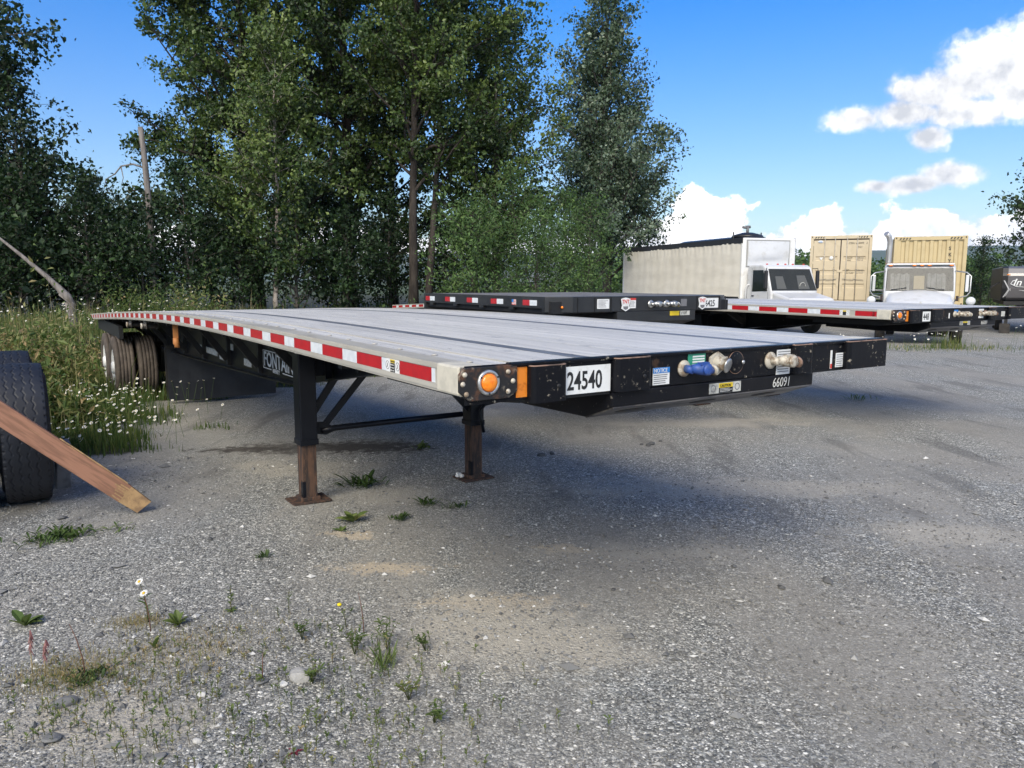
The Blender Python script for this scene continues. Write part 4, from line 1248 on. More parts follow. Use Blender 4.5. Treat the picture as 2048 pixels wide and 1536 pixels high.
    # outriggers from beam to side rail
    for s in np.arange(1.45, 14.2, 1.3):
        c = DECK + camber(s)
        zl = float(np.interp(s, [.9, 2.5, 3.7, 4.3, 6.7, 9, 11, 14.2], [1.22, 1.09, .9, .815, .735, .665, .62, .8]))
        for sg in (0, 1):
            X = (lambda v: v) if sg == 0 else (lambda v: WID - v)
            m = MB()
            if zl < c - .35:
                m.bar((X(.40), s, c - .11), (X(.715), s, zl + .09), .05, .07)
                m.bar((X(.10), s, c - .125), (X(.74), s, c - .13), .04, .05)
                m.bar((X(.735), s, zl + .02), (X(.735), s, c - .12), .05, .05)
            else:
                m.bar((X(.10), s, c - .125), (X(.75), s, c - .16), .05, .06)
            m.build('outrigger', under_black, root)
    for s in np.arange(.7, 14.4, .61):
        c = DECK + camber(s)
        MB().box(.05, WID - .05, s - .02, s + .02, c - .105, c - .032).build('crossmember', under_black, root)
    if near:
        # maker's lettering and stickers on the left beam web
        pb = MB()
        bx = .7525
        def web(s0, z0, s1, z1, m_, name, label=None):
            o = MB().add([(bx, s0, z0 - .0), (bx, s1, z0 + .0), (bx, s1, z1), (bx, s0, z1), (bx - .002, s0, z0), (bx - .002, s1, z0), (bx - .002, s1, z1), (bx - .002, s0, z1)],
                         [(0, 1, 2, 3), (7, 6, 5, 4), (0, 4, 5, 1), (1, 5, 6, 2), (2, 6, 7, 3), (3, 7, 4, 0)]).build(name, m_, root)
            if label: o['label'] = label
            return o
        sg = web(3.9, .858, 5.30, 1.03, black_steel, 'maker_sign', 'black field with white maker lettering')
        text('FONTAINE', .20, paper, sg, (bx - .0035, 5.27, .885), (0, -1, 0), (0, 0, 1), sx=1.08, bold=.003)
        text('INFINITY', .055, paper, sg, (bx - .0035, 4.97, .838), (0, -1, 0), (0, 0, 1), sx=1.0, bold=.0008)
        fr = MB()
        for (sa_, za, sb_, zb2) in ((5.29, .862, 5.02, .862), (4.66, .862, 3.9, .862), (5.29, 1.035, 3.9, 1.035)):
            fr.bar((bx - .003, sa_, za), (bx - .003, sb_, zb2), .001, .008)
        fr.bar((bx - .003, 5.293, .862), (bx - .003, 5.293, 1.035), .001, .008, up=(0, 1, 0))
        fr.build('sign_frame', paper, sg)
        web(5.75, .81, 6.05, .885, paper_dirty, 'warning_sticker')
        web(6.95, .78, 7.2, .85, paper_dirty, 'warning_sticker')
        tk = web(7.3, .80, 8.3, .875, paper_dirty, 'lettered_strip')
        web(6.5, .93, 6.8, 1.0, paper_dirty, 'spec_sticker')
    # number hung under the rail of the right-hand trailer
    # --- landing gear
    for k, lx in enumerate((.545, 2.045)):
        zf_ = g1_local(root, lx, 3.41)
        leg = MB().box(lx - .067, lx + .067, 3.335, 3.485, .454, 1.235).build('landing_leg', black_leg, root, bevel=.008)
        c_ = MB().box(lx - .072, lx + .072, 3.330, 3.490, .454, .500)
        c_.build('leg_collar', black_leg, leg, bevel=.004)
        fz = max(zf_, -.2)
        inn = MB().box(lx - .057, lx + .057, 3.352, 3.468, fz + .03, .47).build('inner_leg', rust, leg, bevel=.006)
        MB().box(lx - .0578, lx - .035, 3.3512, 3.40, fz + .04, fz + .17).build('black_patch', black_leg, inn)
        ft = MB()
        ft.prism([(lx - .15, 3.29), (lx + .15, 3.29), (lx + .15, 3.53), (lx - .15, 3.53)], fz + .004, fz + .018)
        ft.prism([(lx - .075, 3.335), (lx + .075, 3.335), (lx + .075, 3.485), (lx - .075, 3.485)], fz + .017, fz + .045)
        ft.build('foot_plate', rust, leg, bevel=.004)
        gb = MB().box(lx + .06, lx + .20, 3.36, 3.47, .98, 1.20).build('gear_box', black_leg, leg, bevel=.01)
    br = MB(); br.tube([(.66, 3.41, .545), (.78, 3.41, .556), (1.93, 3.41, .556)], .024, 12).build('cross_tube', black_leg, root)
    MB().bar((.605, 3.40, .70), (.86, 3.40, 1.06), .02, .055).build('leg_brace', black_leg, root)
    MB().bar((.665, 3.43, .545), (1.10, 3.43, 1.03), .02, .05).build('leg_brace', black_leg, root)
    MB().bar((1.99, 3.40, .60), (1.80, 3.40, .80), .02, .05).build('leg_brace', black_leg, root)
    MB().bar((1.80, 3.405, .80), (1.45, 3.405, 1.18), .018, .045).build('leg_brace', black_leg, root)
    gs = MB().prism([(.60, .53), (.70, .51), (.80, .54), (.70, .61), (.61, .62)], 3.40, 3.42, 'y').build('gusset', black_leg, root)
    crk = MB(); crk.tube([(2.55, 3.30, .69), (2.2, 3.30, .655), (2.10, 3.30, .64), (2.06, 3.30, .60), (2.055, 3.29, .52), (2.075, 3.28, .40)], .014, 8).build('crank_handle', black_leg, root)
    if near:
        MB().tube([(.46, 3.31, 1.225), (.50, 3.30, 1.215), (.56, 3.30, 1.215), (.60, 3.30, 1.23)][::-1] + [(.44, 3.31, 1.20), (.455, 3.31, 1.18), (.49, 3.31, 1.175)], .012, 8).build('rope_hook', paper, root)
        MB().box(.69, .74, 3.34, 3.40, .95, 1.1).build('bracket', black_leg, root)
    # --- running gear
    for s in (11.45, 12.75):
        zc = g1_local(root, .3, s) + .505
        MB().tube([(.1, s, zc), (WID - .1, s, zc)], .065, 12).build('axle', under_black, root)
        for x_, f_ in ((.155, -1), (.485, 1), (WID - .485, -1), (WID - .155, 1)):
            wheel(root, x_, s, zc, .505, .285, rubber_brown, rim_white, f_, 'dual')
        for bx in (.76, 1.83):
            MB().prism([(s - .30, .66), (s + .30, .66), (s + .12, zc - .1), (s - .12, zc - .1)], bx - .05, bx + .05, 'x').build('suspension_hanger', under_black, root)
    # wide mud flap in front of the wheels
    s = 10.1
    zg = g1_local(root, 1.2, s)
    fl = MB()
    nn_ = 10
    pts = []
    for i in range(nn_ + 1):
        x_ = .62 + 1.62 * i / nn_
        pts.append((x_, s + .012 * math.sin(i * 1.3)))
    vs = []; fs = []
    for (x_, y_) in pts:
        for z_, dy in ((zg + .06, .02), (zg + .35, 0.0), (.68, 0.0)):
            vs += [(x_, y_ + dy, z_), (x_, y_ + dy + .010, z_)]
    for i in range(nn_):
        a = i * 6; b = a + 6
        for k in (0, 2):
            fs += [(a + k, b + k, b + k + 2, a + k + 2), (a + k + 1, a + k + 3, b + k + 3, b + k + 1)]
        fs += [(a, a + 1, b + 1, b), (a + 4, b + 4, b + 5, a + 5)]
    fs += [(0, 2, 3, 1), (2, 4, 5, 3), (60, 61, 63, 62), (62, 63, 65, 64)]
    fl.add(vs, fs).build('mud_flap', flap_mat, root)
    MB().box(.60, 2.27, s - .02, s + .02, .68, .74).build('flap_bar', under_black, root)
    MB().box(.595, .625, s + .02, s + .05, zg + .1, .70).build('flap_post', under_black, root)
    # rear bumper beam and strap winches under the left rail
    c = DECK + camber(14.3)
    MB().box(.14, WID - .14, 14.28, 14.40, c - .30, c - .11).build('rear_bumper', under_black, root)
    MB().box(.09, .15, 11.0, 14.3, .80, 1.0).build('rear_side_channel', under_black, root)
    for s in ((9.1, 7.75) if near else (5.9, 5.45, 5.0, 4.6)):
        c = DECK + camber(s) - .106
        w = MB()
        w.box(.03, .036, s - .14, s + .10, c - .10, c); w.box(.15, .156, s - .14, s + .10, c - .10, c)
        w.box(.03, .156, s - .14, s + .10, c - .012, c)
        w.tube([(.0, s - .06, c - .065), (.17, s - .06, c - .065)], .030, 12)
        wi = w.build('strap_winch', winch_steel, root)
        MB().lathe([(.018, 0), (.034, 0), (.034, .02), (.018, .02)], 14, Matrix.Translation((.0, s - .06, c - .065)) @ Matrix.Rotation(-PI / 2, 4, 'Y'), closed=True).build('winch_hub', dirty_zinc, wi)
    if near:
        s = 6.13; c = DECK + camber(s) - .106
        sp = MB(); sp.box(.075, .125, s - .004, s + .004, c - .17, c)
        so_ = sp.build('strap', strap_mat, root)
        MB().tube([(.10, s, c - .16), (.10, s - .01, c - .21), (.11, s, c - .245), (.085, s, c - .245)], [.028, .032, .03, .01], 8).build('strap_hook', strap_mat, so_)
    else:
        hn = MB().box(.30, .304, 6.3, 7.0, .98, 1.10).build('hung_number', paper_dirty, root)
        text('24448', .10, ink, hn, (.298, 6.97, 1.005), (0, -1, 0), (0, 0, 1), sx=1.5, bold=.002)

def g1_local(root, x, y):
    c, s = math.cos(root.rotation_euler[2]), math.sin(root.rotation_euler[2])
    return g1(root.location[0] + c * x - s * y, root.location[1] + s * x + c * y)

t1 = thing('flatbed_trailer', 'nearest flatbed trailer with aluminium deck and number 24540 on its black front', 'trailer', (-.1727, 2.6217, 0), .583)
flatbed(t1, '24540', '66091', True)
t2 = thing('flatbed_trailer', 'flatbed trailer parked furthest right, with plate ending in 448 on its front', 'trailer', (4.03, 8.05, .005), .522)
flatbed(t2, '24448', '66089', False)

# ================================================================== BLACK STEP-DECK TRAILER
step_black = mat('step_deck_black_paint', (.016, .017, .019), .38, 0, (.028, .029, .031), 3, .4, .7, bump=(30, .08, .003), col3=(.10, .10, .10), n3=40, lo3=.68, hi3=.75)
step_deck_top = mat('step_deck_wood_floor', (.13, .125, .12), .7, 0, (.20, .195, .19), 4, .4, .65, (8, .6, 1), bump=(20, .2, .004))
t3 = thing('step_deck_trailer', 'black step-deck trailer, raised front deck between the two flatbeds, number 16425', 'trailer', (.41, 7.57, 0), .56)
def step_deck(root):
    rs = np.random.RandomState(9)
    top, L, Wd, FH = 1.552, 2.92, 2.59, .158
    for i in range(13):
        w = (Wd - .06) / 13
        MB().box(.03 + i * w + .003, .03 + (i + 1) * w - .003, .20, L, top - .04, top - .002 + rs.uniform(-.001, .001)).build('deck_board', step_deck_top, root)
    c = .24
    MB().prism([(c, 0), (Wd - c, 0), (Wd, c * .62), (Wd, c * .62 + .03), (Wd - c, .03), (c, .03), (0, c * .62 + .03), (0, c * .62)], top - FH, top, 'z').build('front_fascia', step_black, root, bevel=.003)
    MB().prism([(c + .02, .028), (Wd - c - .02, .028), (Wd - .02, .2), (.02, .2)], top - .012, top - .001, 'z').build('front_plate', step_black, root)
    for xo in (0.0, Wd - .02):
        m = MB()
        m.box(xo, xo + .02, .20, L, top - .030, top)
        m.box(xo + .004, xo + .016, .20, L, top - .10, top - .030)
        m.box(xo, xo + .02, .20, L, top - .118, top - .10)
        m.box(xo - .002, xo + .022, .16, .20, top - FH, top)
        m.build('side_beam', step_black, root)
    MB().box(.035, Wd - .035, .06, L, top - .17, top - .05).build('deck_frame', under_black, root)
    for s in (.75, 1.4, 2.05, 2.7):
        MB().box(-.002, .036, s, s + .09, top - .145, top - .1195).build('stake_loop', step_black, root)
    MB().box(0, Wd, L, L + .05, .75, top - .003).build('step_wall', step_black, root)
    for x in (.30, .52, .735, 1.985, 2.34, 2.43):
        MB().box(x, x + .012, -.009, .0, top - FH + .004, top - .008).build('fascia_rib', step_black, root)
    MB().prism([(-.004, top - FH - .002), (-.004, top - .27), (.2, top - .33), (1.2, top - .33), (1.2, top - FH - .002)], .82, 1.96, 'x').build('coupler_plate', step_black, root, bevel=.004)
    for k in range(5):
        s = .30 + k * .565 + (.10 if k else 0) * 1.0
        MB().box(.0012, .0040, s + .135, s + .265, top - .093, top - .037).build('red_tape', red_tape, root)
        MB().box(.0012, .0040, s, s + .133, top - .093, top - .037).build('white_tape', white_tape, root)
    fg = MB().box(.0012, .0040, .70, .78, top - .095, top - .036).build('flag_sticker', paper, root)
    m = MB()
    for i in range(4):
        m.box(.0004, .0013, .70, .78, top - .094 + i * .0155, top - .094 + i * .0155 + .0075)
    m.build('red_stripes', red_st, fg)
    MB().box(-.0004, .0003, .745, .78, top - .066, top - .036).build('blue_field', blue_st, fg)
    MB().ball((.14, .045, top - .105), .014, 10, 8).build('amber_lens', amber, root)
    s1 = sticker(root, 'registration_sheet', .55, .71, top - .125, top - .025, -.001, paper)
    lines(s1, .565, .695, -.003, top - .04, 6, .013, .004, grey_ink, rs)
    def badge(x):
        z = top - .012
        b = MB().prism([(x, z - .015), (x + .035, z - .004), (x + .065, z), (x + .095, z - .004), (x + .13, z - .015), (x + .115, z - .085), (x + .125, z - .115), (x + .065, z - .145), (x + .005, z - .115), (x + .015, z - .085)], -.014, -.0105, 'y').build('dealer_badge', paper, root)
        text('TNT', .058, red_st, b, (x + .014, -.0156, z - .062), (1, 0, 0), (0, 0, 1), sx=.86, bold=.001)
        MB().prism([(x + .03, z - .092), (x + .10, z - .092), (x + .095, z - .118), (x + .065, z - .130), (x + .035, z - .118)], -.0150, -.0142, 'y').build('badge_field', grey_ink, b)
    badge(.86)
    w2 = sticker(root, 'warning_label', .995, 1.075, top - .125, top - .018, -.001, paper)
    sticker(w2, 'red_field', .995, 1.075, top - .040, top - .018, -.0032, red_st, thick=.0008)
    lines(w2, 1.0, 1.07, -.003, top - .05, 5, .013, .004, grey_ink, rs)
    for x in (1.29, 1.52):
        gladhand(root, x, top - .085, bright_metal, bright_metal, 'shiny air coupling', y=-.001, s=1.2)
    sticker(root, 'grey_label', 1.735, 1.825, top - .115, top - .035, -.001, grey_ink)
    sticker(root, 'yellow_label', 1.57, 1.71, top - .215, top - .166, -.005, yellow_st)
    y2 = sticker(root, 'small_plate', 1.725, 1.87, top - .215, top - .166, -.005, paper_dirty)
    text('1107', .045, ink, y2, (1.735, -.0075, top - .206), (1, 0, 0), (0, 0, 1), sx=1.0)
    pl = sticker(root, 'number_plate', 2.04, 2.325, top - .14, top - .028, -.001, paper, 'white plate with black number')
    text('16425', .098, ink, pl, (2.075, -.0035, top - .122), (1, 0, 0), (0, 0, 1), sx=.80, bold=.0014)
    badge(1.995)
step_deck(t3)

# ================================================================== BOX TRUCK
white_paint = mat('white_truck_paint', (.62, .63, .645), .35, 0, (.54, .54, .53), 3, .5, .7, coat=.2)
white_dirty = mat('dirty_white_panel', (.74, .74, .73), .5, 0, (.66, .65, .62), 4, .5, .72, col3=(.25, .23, .21), n3=11, lo3=.71, hi3=.76)
curtain_m = mat('cream_curtain', (.80, .76, .67), .75, 0, (.74, .70, .61), 1.4, .42, .64, (.5, .5, 1.6), bump=(3, .2, .02), col3=(.62, .575, .48), n3=5, lo3=.62, hi3=.78)
roof_black = mat('roof_edge_black', (.02, .02, .022), .5)
glass_m = bpy.data.materials.new('tinted_glass'); glass_m.use_nodes = True
_g = glass_m.node_tree.nodes['Principled BSDF']
_g.inputs['Base Color'].default_value = (.010, .018, .022, 1); _g.inputs['Roughness'].default_value = .03; _g.inputs['Specular IOR Level'].default_value = .5
_g.inputs['Alpha'].default_value = .5
glass_dark = mat('dark_side_glass', (.008, .012, .013), .04, 0, spec=.8)
chrome = mat('chrome', (.60, .59, .57), .38, .75)
frame_grey = mat('grey_frame', (.30, .30, .29), .6)
cab_dark = mat('cab_interior_shade', (.035, .036, .04), .8)  # shade inside the cabs, put into one dark colour
sheet_grey = mat('sunshade_sheet', (.30, .31, .31), .7, 0, (.16, .17, .17), 5, .4, .65)

def box_truck():
    # local: x to the truck's left seen from the front (picture right), y backwards, z up; origin under the front right body corner
    rz = .295
    t = thing('box_truck', 'long white box truck with cream curtain side and dented front panel', 'truck', (8.55, 28.5, g1(8.6, 28.5)), rz)
    g = t.location.z
    W_, L_, H0, H1 = 2.30, 10.3, 1.15 - g, 3.33 - g
    # body
    MB().box(0, W_, .03, L_, H0 - .12, H0).build('body_floor', under_black, t)
    fr = MB()
    fr.box(0, W_, 0, .06, H0 - .08, H1)
    fr.build('body_front', white_dirty, t, bevel=.03)
    pn = MB()
    # dented air panel on the nose of the body
    n = 14; vs = []; fs = []
    for j in range(n + 1):
        for i in range(n + 1):
            u = i / n; v = j / n
            d = -.05 - .05 * math.sin(PI * u) * math.sin(PI * v) + .10 * math.exp(-((u - .5) / .42) ** 2 - ((v - .12) / .18) ** 2) + .03 * math.exp(-((u - .85) / .15) ** 2 - ((v - .3) / .3) ** 2)
            vs.append((.20 + 1.78 * u, min(d, -.004), H1 - 1.03 + .92 * v))
    for j in range(n):
        for i in range(n):
            a = j * (n + 1) + i; fs.append((a, a + 1, a + n + 2, a + n + 1))
    pn.add(vs, fs, smooth=True)
    pn.build('nose_panel', white_paint, t)
    rm = MB()
    for (xa, xb, za, zb) in ((.17, 2.01, H1 - .10, H1 - .07), (.17, 2.01, H1 - 1.07, H1 - 1.03), (.15, .19, H1 - 1.07, H1 - .07), (1.99, 2.03, H1 - 1.07, H1 - .07)):
        rm.box(xa, xb, -.02, -.002, za, zb)
    rm.build('panel_frame', frame_grey, t)
    MB().box(.02, W_ - .02, .06, L_ - .02, H1 - .06, H1 - .01).build('body_roof', white_dirty, t)
    MB().box(-.012, .06, .02, L_, H1 - .21, H1 + .01).build('roof_edge', roof_black, t, bevel=.01)
    MB().box(W_ - .06, W_ + .012, .02, L_, H1 - .21, H1 + .01).build('roof_edge', roof_black, t, bevel=.01)
    # curtain with soft folds and sagging straps
    for xo, nm in ((-.006, 'curtain'), (W_ + .006, 'curtain')):
        nu, nv = 130, 16; vs = []; fs = []
        for j in range(nv + 1):
            for i in range(nu + 1):
                u = i / nu; v = j / nv
                w = .004 * math.sin(u * 95 + 1.4 * math.sin(v * 3)) + .009 * math.sin(u * 23 + v * 2) * (1 - .4 * v) + .005 * math.sin(v * 22 + .8 * math.sin(u * 31))
                w += .010 * math.sin(u * 190) * math.exp(-((v - .95) / .08) ** 2)
                vs.append((xo + (w if xo < 0 else w), .10 + (L_ - .28) * u, H0 - .05 + (H1 - .17 - H0 + .05 - .02 * abs(math.sin(u * 34))) * v))
        for j in range(nv):
            for i in range(nu):
                a = j * (nu + 1) + i; fs.append((a, a + 1, a + nu + 2, a + nu + 1))
        MB().add(vs, fs, smooth=True).build(nm, curtain_m, t)
    MB().box(-.015, .05, L_ - .16, L_, H0 - .08, H1 - .02).build('rear_post', white_dirty, t)
    MB().box(-.015, .05, .03, .10, H0 - .08, H1 - .2).build('front_post', white_dirty, t)
    MB().box(.05, W_, L_ - .05, L_, H0 - .08, H1).build('rear_wall', white_dirty, t)
    # chassis and wheels
    for x in (.75, 1.5):
        MB().box(x - .04, x + .04, -2.3, L_ - .2, .62, .86).build('frame_rail', under_black, t)
    for y in (7.4, -1.35):
        for x, f_ in (((.16, -1), (.48, 1), (W_ - .48, -1), (W_ - .16, 1)) if y > 0 else ((.22, -1), (W_ - .22, 1))):
            wheel(t, x, y, .5, .5, .27, rubber, rim_white, f_, 'truck')
    # cab: side profile extruded, windows laid on
    cx0, cx1 = .14, 2.10
    z = lambda v: v
    R = 2.33 - g       # roof height
    prof = [(-.12, .75), (-.12, R - .14), (-.22, R - .03), (-.40, R), (-1.05, R - .01), (-1.22, R - .10), (-1.62, 1.52), (-1.64, .75)]
    m = MB().prism(prof, cx0, cx1, 'x')
    m.build('cab', white_paint, t, bevel=.06)
    # windscreen, set 4 mm proud of the sloping front
    a = Vector((0, -1.22, R - .10)); b = Vector((0, -1.62, 1.52)); nrm = Vector((0, -(a.z - b.z), -(a.y - b.y))).normalized() * -1
    nrm = Vector((0, -(a.z - b.z), (a.y - b.y))).normalized()
    if nrm.y > 0: nrm = -nrm
    def on(u, v, o=.012):
        p = b + (a - b) * v
        return (cx0 + (cx1 - cx0) * u + 0, p.y + nrm.y * o, p.z + nrm.z * o)
    ws = MB()
    ws.add([on(.03, .06), on(.97, .06), on(.93, .90), on(.07, .90)], [(0, 1, 2, 3)])
    rubb = MB().add([on(.02, .03, .006), on(.98, .03, .006), on(.945, .93, .006), on(.055, .93, .006)], [(0, 1, 2, 3)]).build('windscreen_seal', roof_black, t)
    ins = MB()
    ins.add([on(.14, .10, .009), on(.34, .10, .009), on(.32, .62, .009), on(.16, .62, .009)], [(0, 1, 2, 3)]); ins.add([on(.60, .10, .009), on(.84, .10, .009), on(.80, .66, .009), on(.62, .66, .009)], [(0, 1, 2, 3)])
    MB().add([on(.03, .06, .0075), on(.97, .06, .0075), on(.93, .90, .0075), on(.07, .90, .0075)], [(0, 1, 2, 3)]).build('cab_shade_panel', cab_dark, t)  # flat dark sheet under the glass, stands in for the shaded cab inside
    ins.build('seat_backs', frame_grey, t)
    wso = ws.build('windscreen', glass_m, t)
    sw = MB(); sw.lathe([(.12, -.008), (.135, 0), (.12, .008), (.11, 0)], 18, Matrix.Translation(on(.70, .22, .010)) @ Matrix.Rotation(PI / 2, 4, 'X'), closed=True)
    sw.build('steering_wheel', paper_dirty, t)
    # side window and door line on the picture-left side
    MB().add([(cx0 - .004, -1.40, 1.53), (cx0 - .004, -.48, 1.50), (cx0 - .004, -.50, R - .20), (cx0 - .004, -1.12, R - .20)], [(0, 1, 2, 3)]).build('side_window', glass_dark, t)
    dl = MB()
    dl.box(cx0 - .003, cx0 + .001, -.44, -.43, .8, R - .12); dl.box(cx0 - .003, cx0 + .001, -1.44, -1.43, .8, 1.5)
    dl.build('door_gap', roof_black, t)
    MB().box(cx0 - .02, cx0, -.60, -.48, 1.33, 1.37).build('door_handle', roof_black, t)
    # hood and bumper
    hd = MB().prism([(-1.60, .75), (-1.60, 1.50), (-2.55, 1.30), (-2.68, 1.18), (-2.68, .60), (-1.60, .60)], cx0 + .05, cx1 - .05, 'x')
    hd.build('hood', white_paint, t, bevel=.08)
    MB().box(cx0, cx1, -2.78, -2.66, .45, .70).build('bumper', chrome, t, bevel=.02)
    MB().box(cx0 + .45, cx1 - .45, -2.70, -2.68, .72, 1.15).build('grille', roof_black, t)
    # roof lamps, mirrors, intake
    for x in (.35, .80, 1.12, 1.44, 1.9):
        MB().ball((x, -1.02, R + .012), .035, 8, 6, (1.4, 1, .7)).build('roof_lamp', red_st, t)
    for sx_, xm in ((-1, cx0 - .02), (1, cx1 + .20)):
        mm = MB(); mm.box(xm - .09, xm + .02, -1.42, -1.30, 1.62, R - .22)
        mir = mm.build('mirror', roof_black, t, bevel=.03)
        am = MB(); am.tube([(xm - .03, -1.36, R - .22), (xm - .03, -1.36, R - .14), (cx0 + .02 if sx_ < 0 else cx1 - .02, -1.30, R - .14)], .014, 6); am.tube([(xm - .03, -1.36, 1.62), (xm - .03, -1.36, 1.56), (cx0 + .02 if sx_ < 0 else cx1 - .02, -1.36, 1.56)], .014, 6)
        am.build('mirror_arm', roof_black, mir)
    MB().tube([(cx0 - .07, -.20, .9), (cx0 - .08, -.20, 1.62), (cx0 - .04, -.24, 1.74), (cx0 + .02, -.28, 1.76)], .035, 8).build('grab_rail', white_paint, t)
    MB().box(1.65, 2.0, -.06, -.01, H1 - 1.26, H1 - 1.20).build('bracket', roof_black, t)
box_truck()

# ================================================================== CONTAINERS
cont_a = mat('beige_container_paint', (.56, .475, .335), .5, 0, (.51, .43, .295), 2.5, .45, .68, col3=(.30, .19, .11), n3=14, lo3=.71, hi3=.77)
cont_b = mat('yellow_beige_container_paint', (.52, .42, .235), .5, 0, (.47, .375, .205), 2.5, .45, .68, col3=(.27, .17, .09), n3=14, lo3=.71, hi3=.77)
gasket = mat('door_gasket', (.035, .022, .02), .8)
galv = mat('galvanised_rod', (.46, .43, .37), .5, .2, (.30, .27, .23), 9, .5, .7)

def corrugated(mb, p0, p1, z0, z1, depth, pitch, out):
    """trapezoid corrugation between two plan points; out: outward direction of the outer faces"""
    p0 = Vector((*p0, 0)); p1 = Vector((*p1, 0)); d = (p1 - p0); L = d.length; d.normalize(); o = Vector((*out, 0)).normalized()
    n = max(2, int(round(L / pitch))); w = L / n
    pl = []
    for i in range(n):
        a = i * w
        for f_, e in ((0, 0), (.36, 0), (.5, -depth), (.86, -depth)):
            pl.append(p0 + d * (a + f_ * w) + o * e)
    pl.append(p1)
    vs = [(p.x, p.y, z0) for p in pl] + [(p.x, p.y, z1) for p in pl]
    m = len(pl)
    return mb.add(vs, [(i, i + 1, m + i + 1, m + i) for i in range(m - 1)])

def container(name, label, loc, rz, H, L, paint, doors, z0):
    t = thing(name, label, 'container', (loc[0], loc[1], z0), rz)
    Wd = 2.438
    for x in (0, Wd - .12):
        for y in (0, L - .12):
            MB().box(x, x + .12, y, y + .12, 0, H).build('corner_post', paint, t)
            for z in (-.0, H - .118):
                c = MB().box(x - .004, x + .124, y - .004, y + .124, z - .004 if z > 1 else z - .004, z + .122)
                o = c.build('corner_casting', paint, t, bevel=.008)
                MB().box(x + .038, x + .082, y - .0055, y - .0035, z + .035, z + .09).build('casting_hole', gasket, o)
    for x in (0, Wd - .06):
        MB().box(x, x + .06, .12, L - .12, H - .06, H).build('top_rail', paint, t)
        MB().box(x, x + .06, .12, L - .12, 0, .14).build('bottom_rail', paint, t)
    for y in (0, L - .10):
        MB().box(.12, Wd - .12, y + .004, y + .10, H - .14, H - .002).build('header', paint, t)
        MB().box(.12, Wd - .12, y + .004, y + .10, 0, .14).build('sill', paint, t)
    corrugated(MB(), (.012, .12), (.012, L - .12), .14, H - .06, .036, .278, (-1, 0)).build('side_wall', paint, t)
    corrugated(MB(), (Wd - .012, .12), (Wd - .012, L - .12), .14, H - .06, .036, .278, (1, 0)).build('side_wall', paint, t)
    MB().box(.06, Wd - .06, .05, L - .05, H - .03, H - .008).build('roof_panel', paint, t)
    MB().box(.06, Wd - .06, .05, L - .05, .05, .12).build('floor_panel', under_black, t)
    corrugated(MB(), (.12, L - .02), (Wd - .12, L - .02), .14, H - .14, .045, .25, (0, 1)).build('end_wall', paint, t)
    # black and yellow hazard dashes on the header
    for x0_ in (.16, Wd - .16 - .42):
        hz = MB()
        for i in range(4):
            a = x0_ + i * .105
            hz.prism([(a, H - .115), (a + .055, H - .115), (a + .095, H - .045), (a + .04, H - .045)], .0005, .0035, 'y')
        hz.build('hazard_dashes', ink if doors else roof_black, t)
    if not doors:
        corrugated(MB(), (.12, .03), (Wd - .12, .03), .14, H - .14, .045, .275, (0, -1)).build('front_wall', paint, t)
        for i, ch in enumerate('SKYU81'):
            text(ch, .18, ink, t, (Wd - .60, .0255, H - .52 - i * .23), (1, 0, 0), (0, 0, 1), name='container_number', sx=.9, bold=.004)
        return t
    # two door leaves with pressed ribs, locking rods, gasket and lettering
    MB().box(.10, Wd - .10, .055, .075, .10, H - .10).build('door_gasket', gasket, t)
    for k, (xa, xb) in enumerate(((.135, Wd / 2 - .022), (Wd / 2 + .022, Wd - .135))):
        dz0, dz1 = .16, H - .20
        m = MB()
        zz = [dz0]; ribs = [.78, 1.36, 1.95] if H > 2.7 else [.7, 1.25, 1.8]
        prof = [(dz0, .012)]
        for r in ribs:
            prof += [(r - .12, .012), (r - .09, .044), (r + .03, .044), (r + .07, .012)]
        prof += [(dz1, .012)]
        vs = []
        for x in (xa + .10, xb - .10):
            vs += [(x, d, z_) for z_, d in prof]
        n = len(prof)
        m.add(vs, [(i, n + i, n + i + 1, i + 1) for i in range(n - 1)])
        m.box(xa, xa + .10, .006, .05, dz0, dz1); m.box(xb - .10, xb, .006, .05, dz0, dz1)
        m.box(xa + .10, xb - .10, .008, .05, dz1 - .05, dz1); m.box(xa + .10, xb - .10, .008, .05, dz0, dz0 + .05)
        d = m.build('door', paint, t)
        for x in ((xa + .44, xa + .85) if k == 0 else (xa + .22, xa + .62)):
            rod = MB(); rod.tube([(x, -.022, .06), (x, -.022, H - .07)], .017, 8)
            rd = rod.build('locking_rod', galv, t)
            kb = MB()
            for z_ in (.10, .9, 1.5, H - .10, H - .3):
                kb.box(x - .045, x + .045, -.008, .010, z_ - .035, z_ + .035)
            kb.build('rod_brackets', paint, rd)
            hn = MB(); hn.tube([(x, -.03, 1.02), (x + .12 * (1 if k else -1) * -1, -.045, 1.06), (x + .30 * (1 if k == 0 else 1) * (1 if k else -1), -.04, 1.01)], .012, 6)
            hn.build('rod_handle', galv, rd)
        for z_ in (.35, 1.0, 1.75, H - .38):
            xh = .05 if k == 0 else Wd - .05
            MB().box(xh - .04 if k else xh - .02, xh + .10 if k == 0 else xh + .02, -.006, .02, z_ - .05, z_ + .05).build('hinge', paint, t)
    MB().box(Wd / 2 - .10, Wd / 2 + .10, -.014, .004, 1.33, 1.44).build('door_lock_box', paint, t, bevel=.02)
    y = .0045
    tx = lambda s, size, x, z_, sx_=1.0, m_=ink: text(s, size, m_, t, (x, y, z_), (1, 0, 0), (0, 0, 1), name='container_marks', sx=sx_, thick=.003)
    tx('CSSU 210009', .115, Wd / 2 + .30, H - .37, .92); tx('2', .115, Wd - .24, H - .37); tx('25G1', .10, Wd / 2 + .62, H - .53)
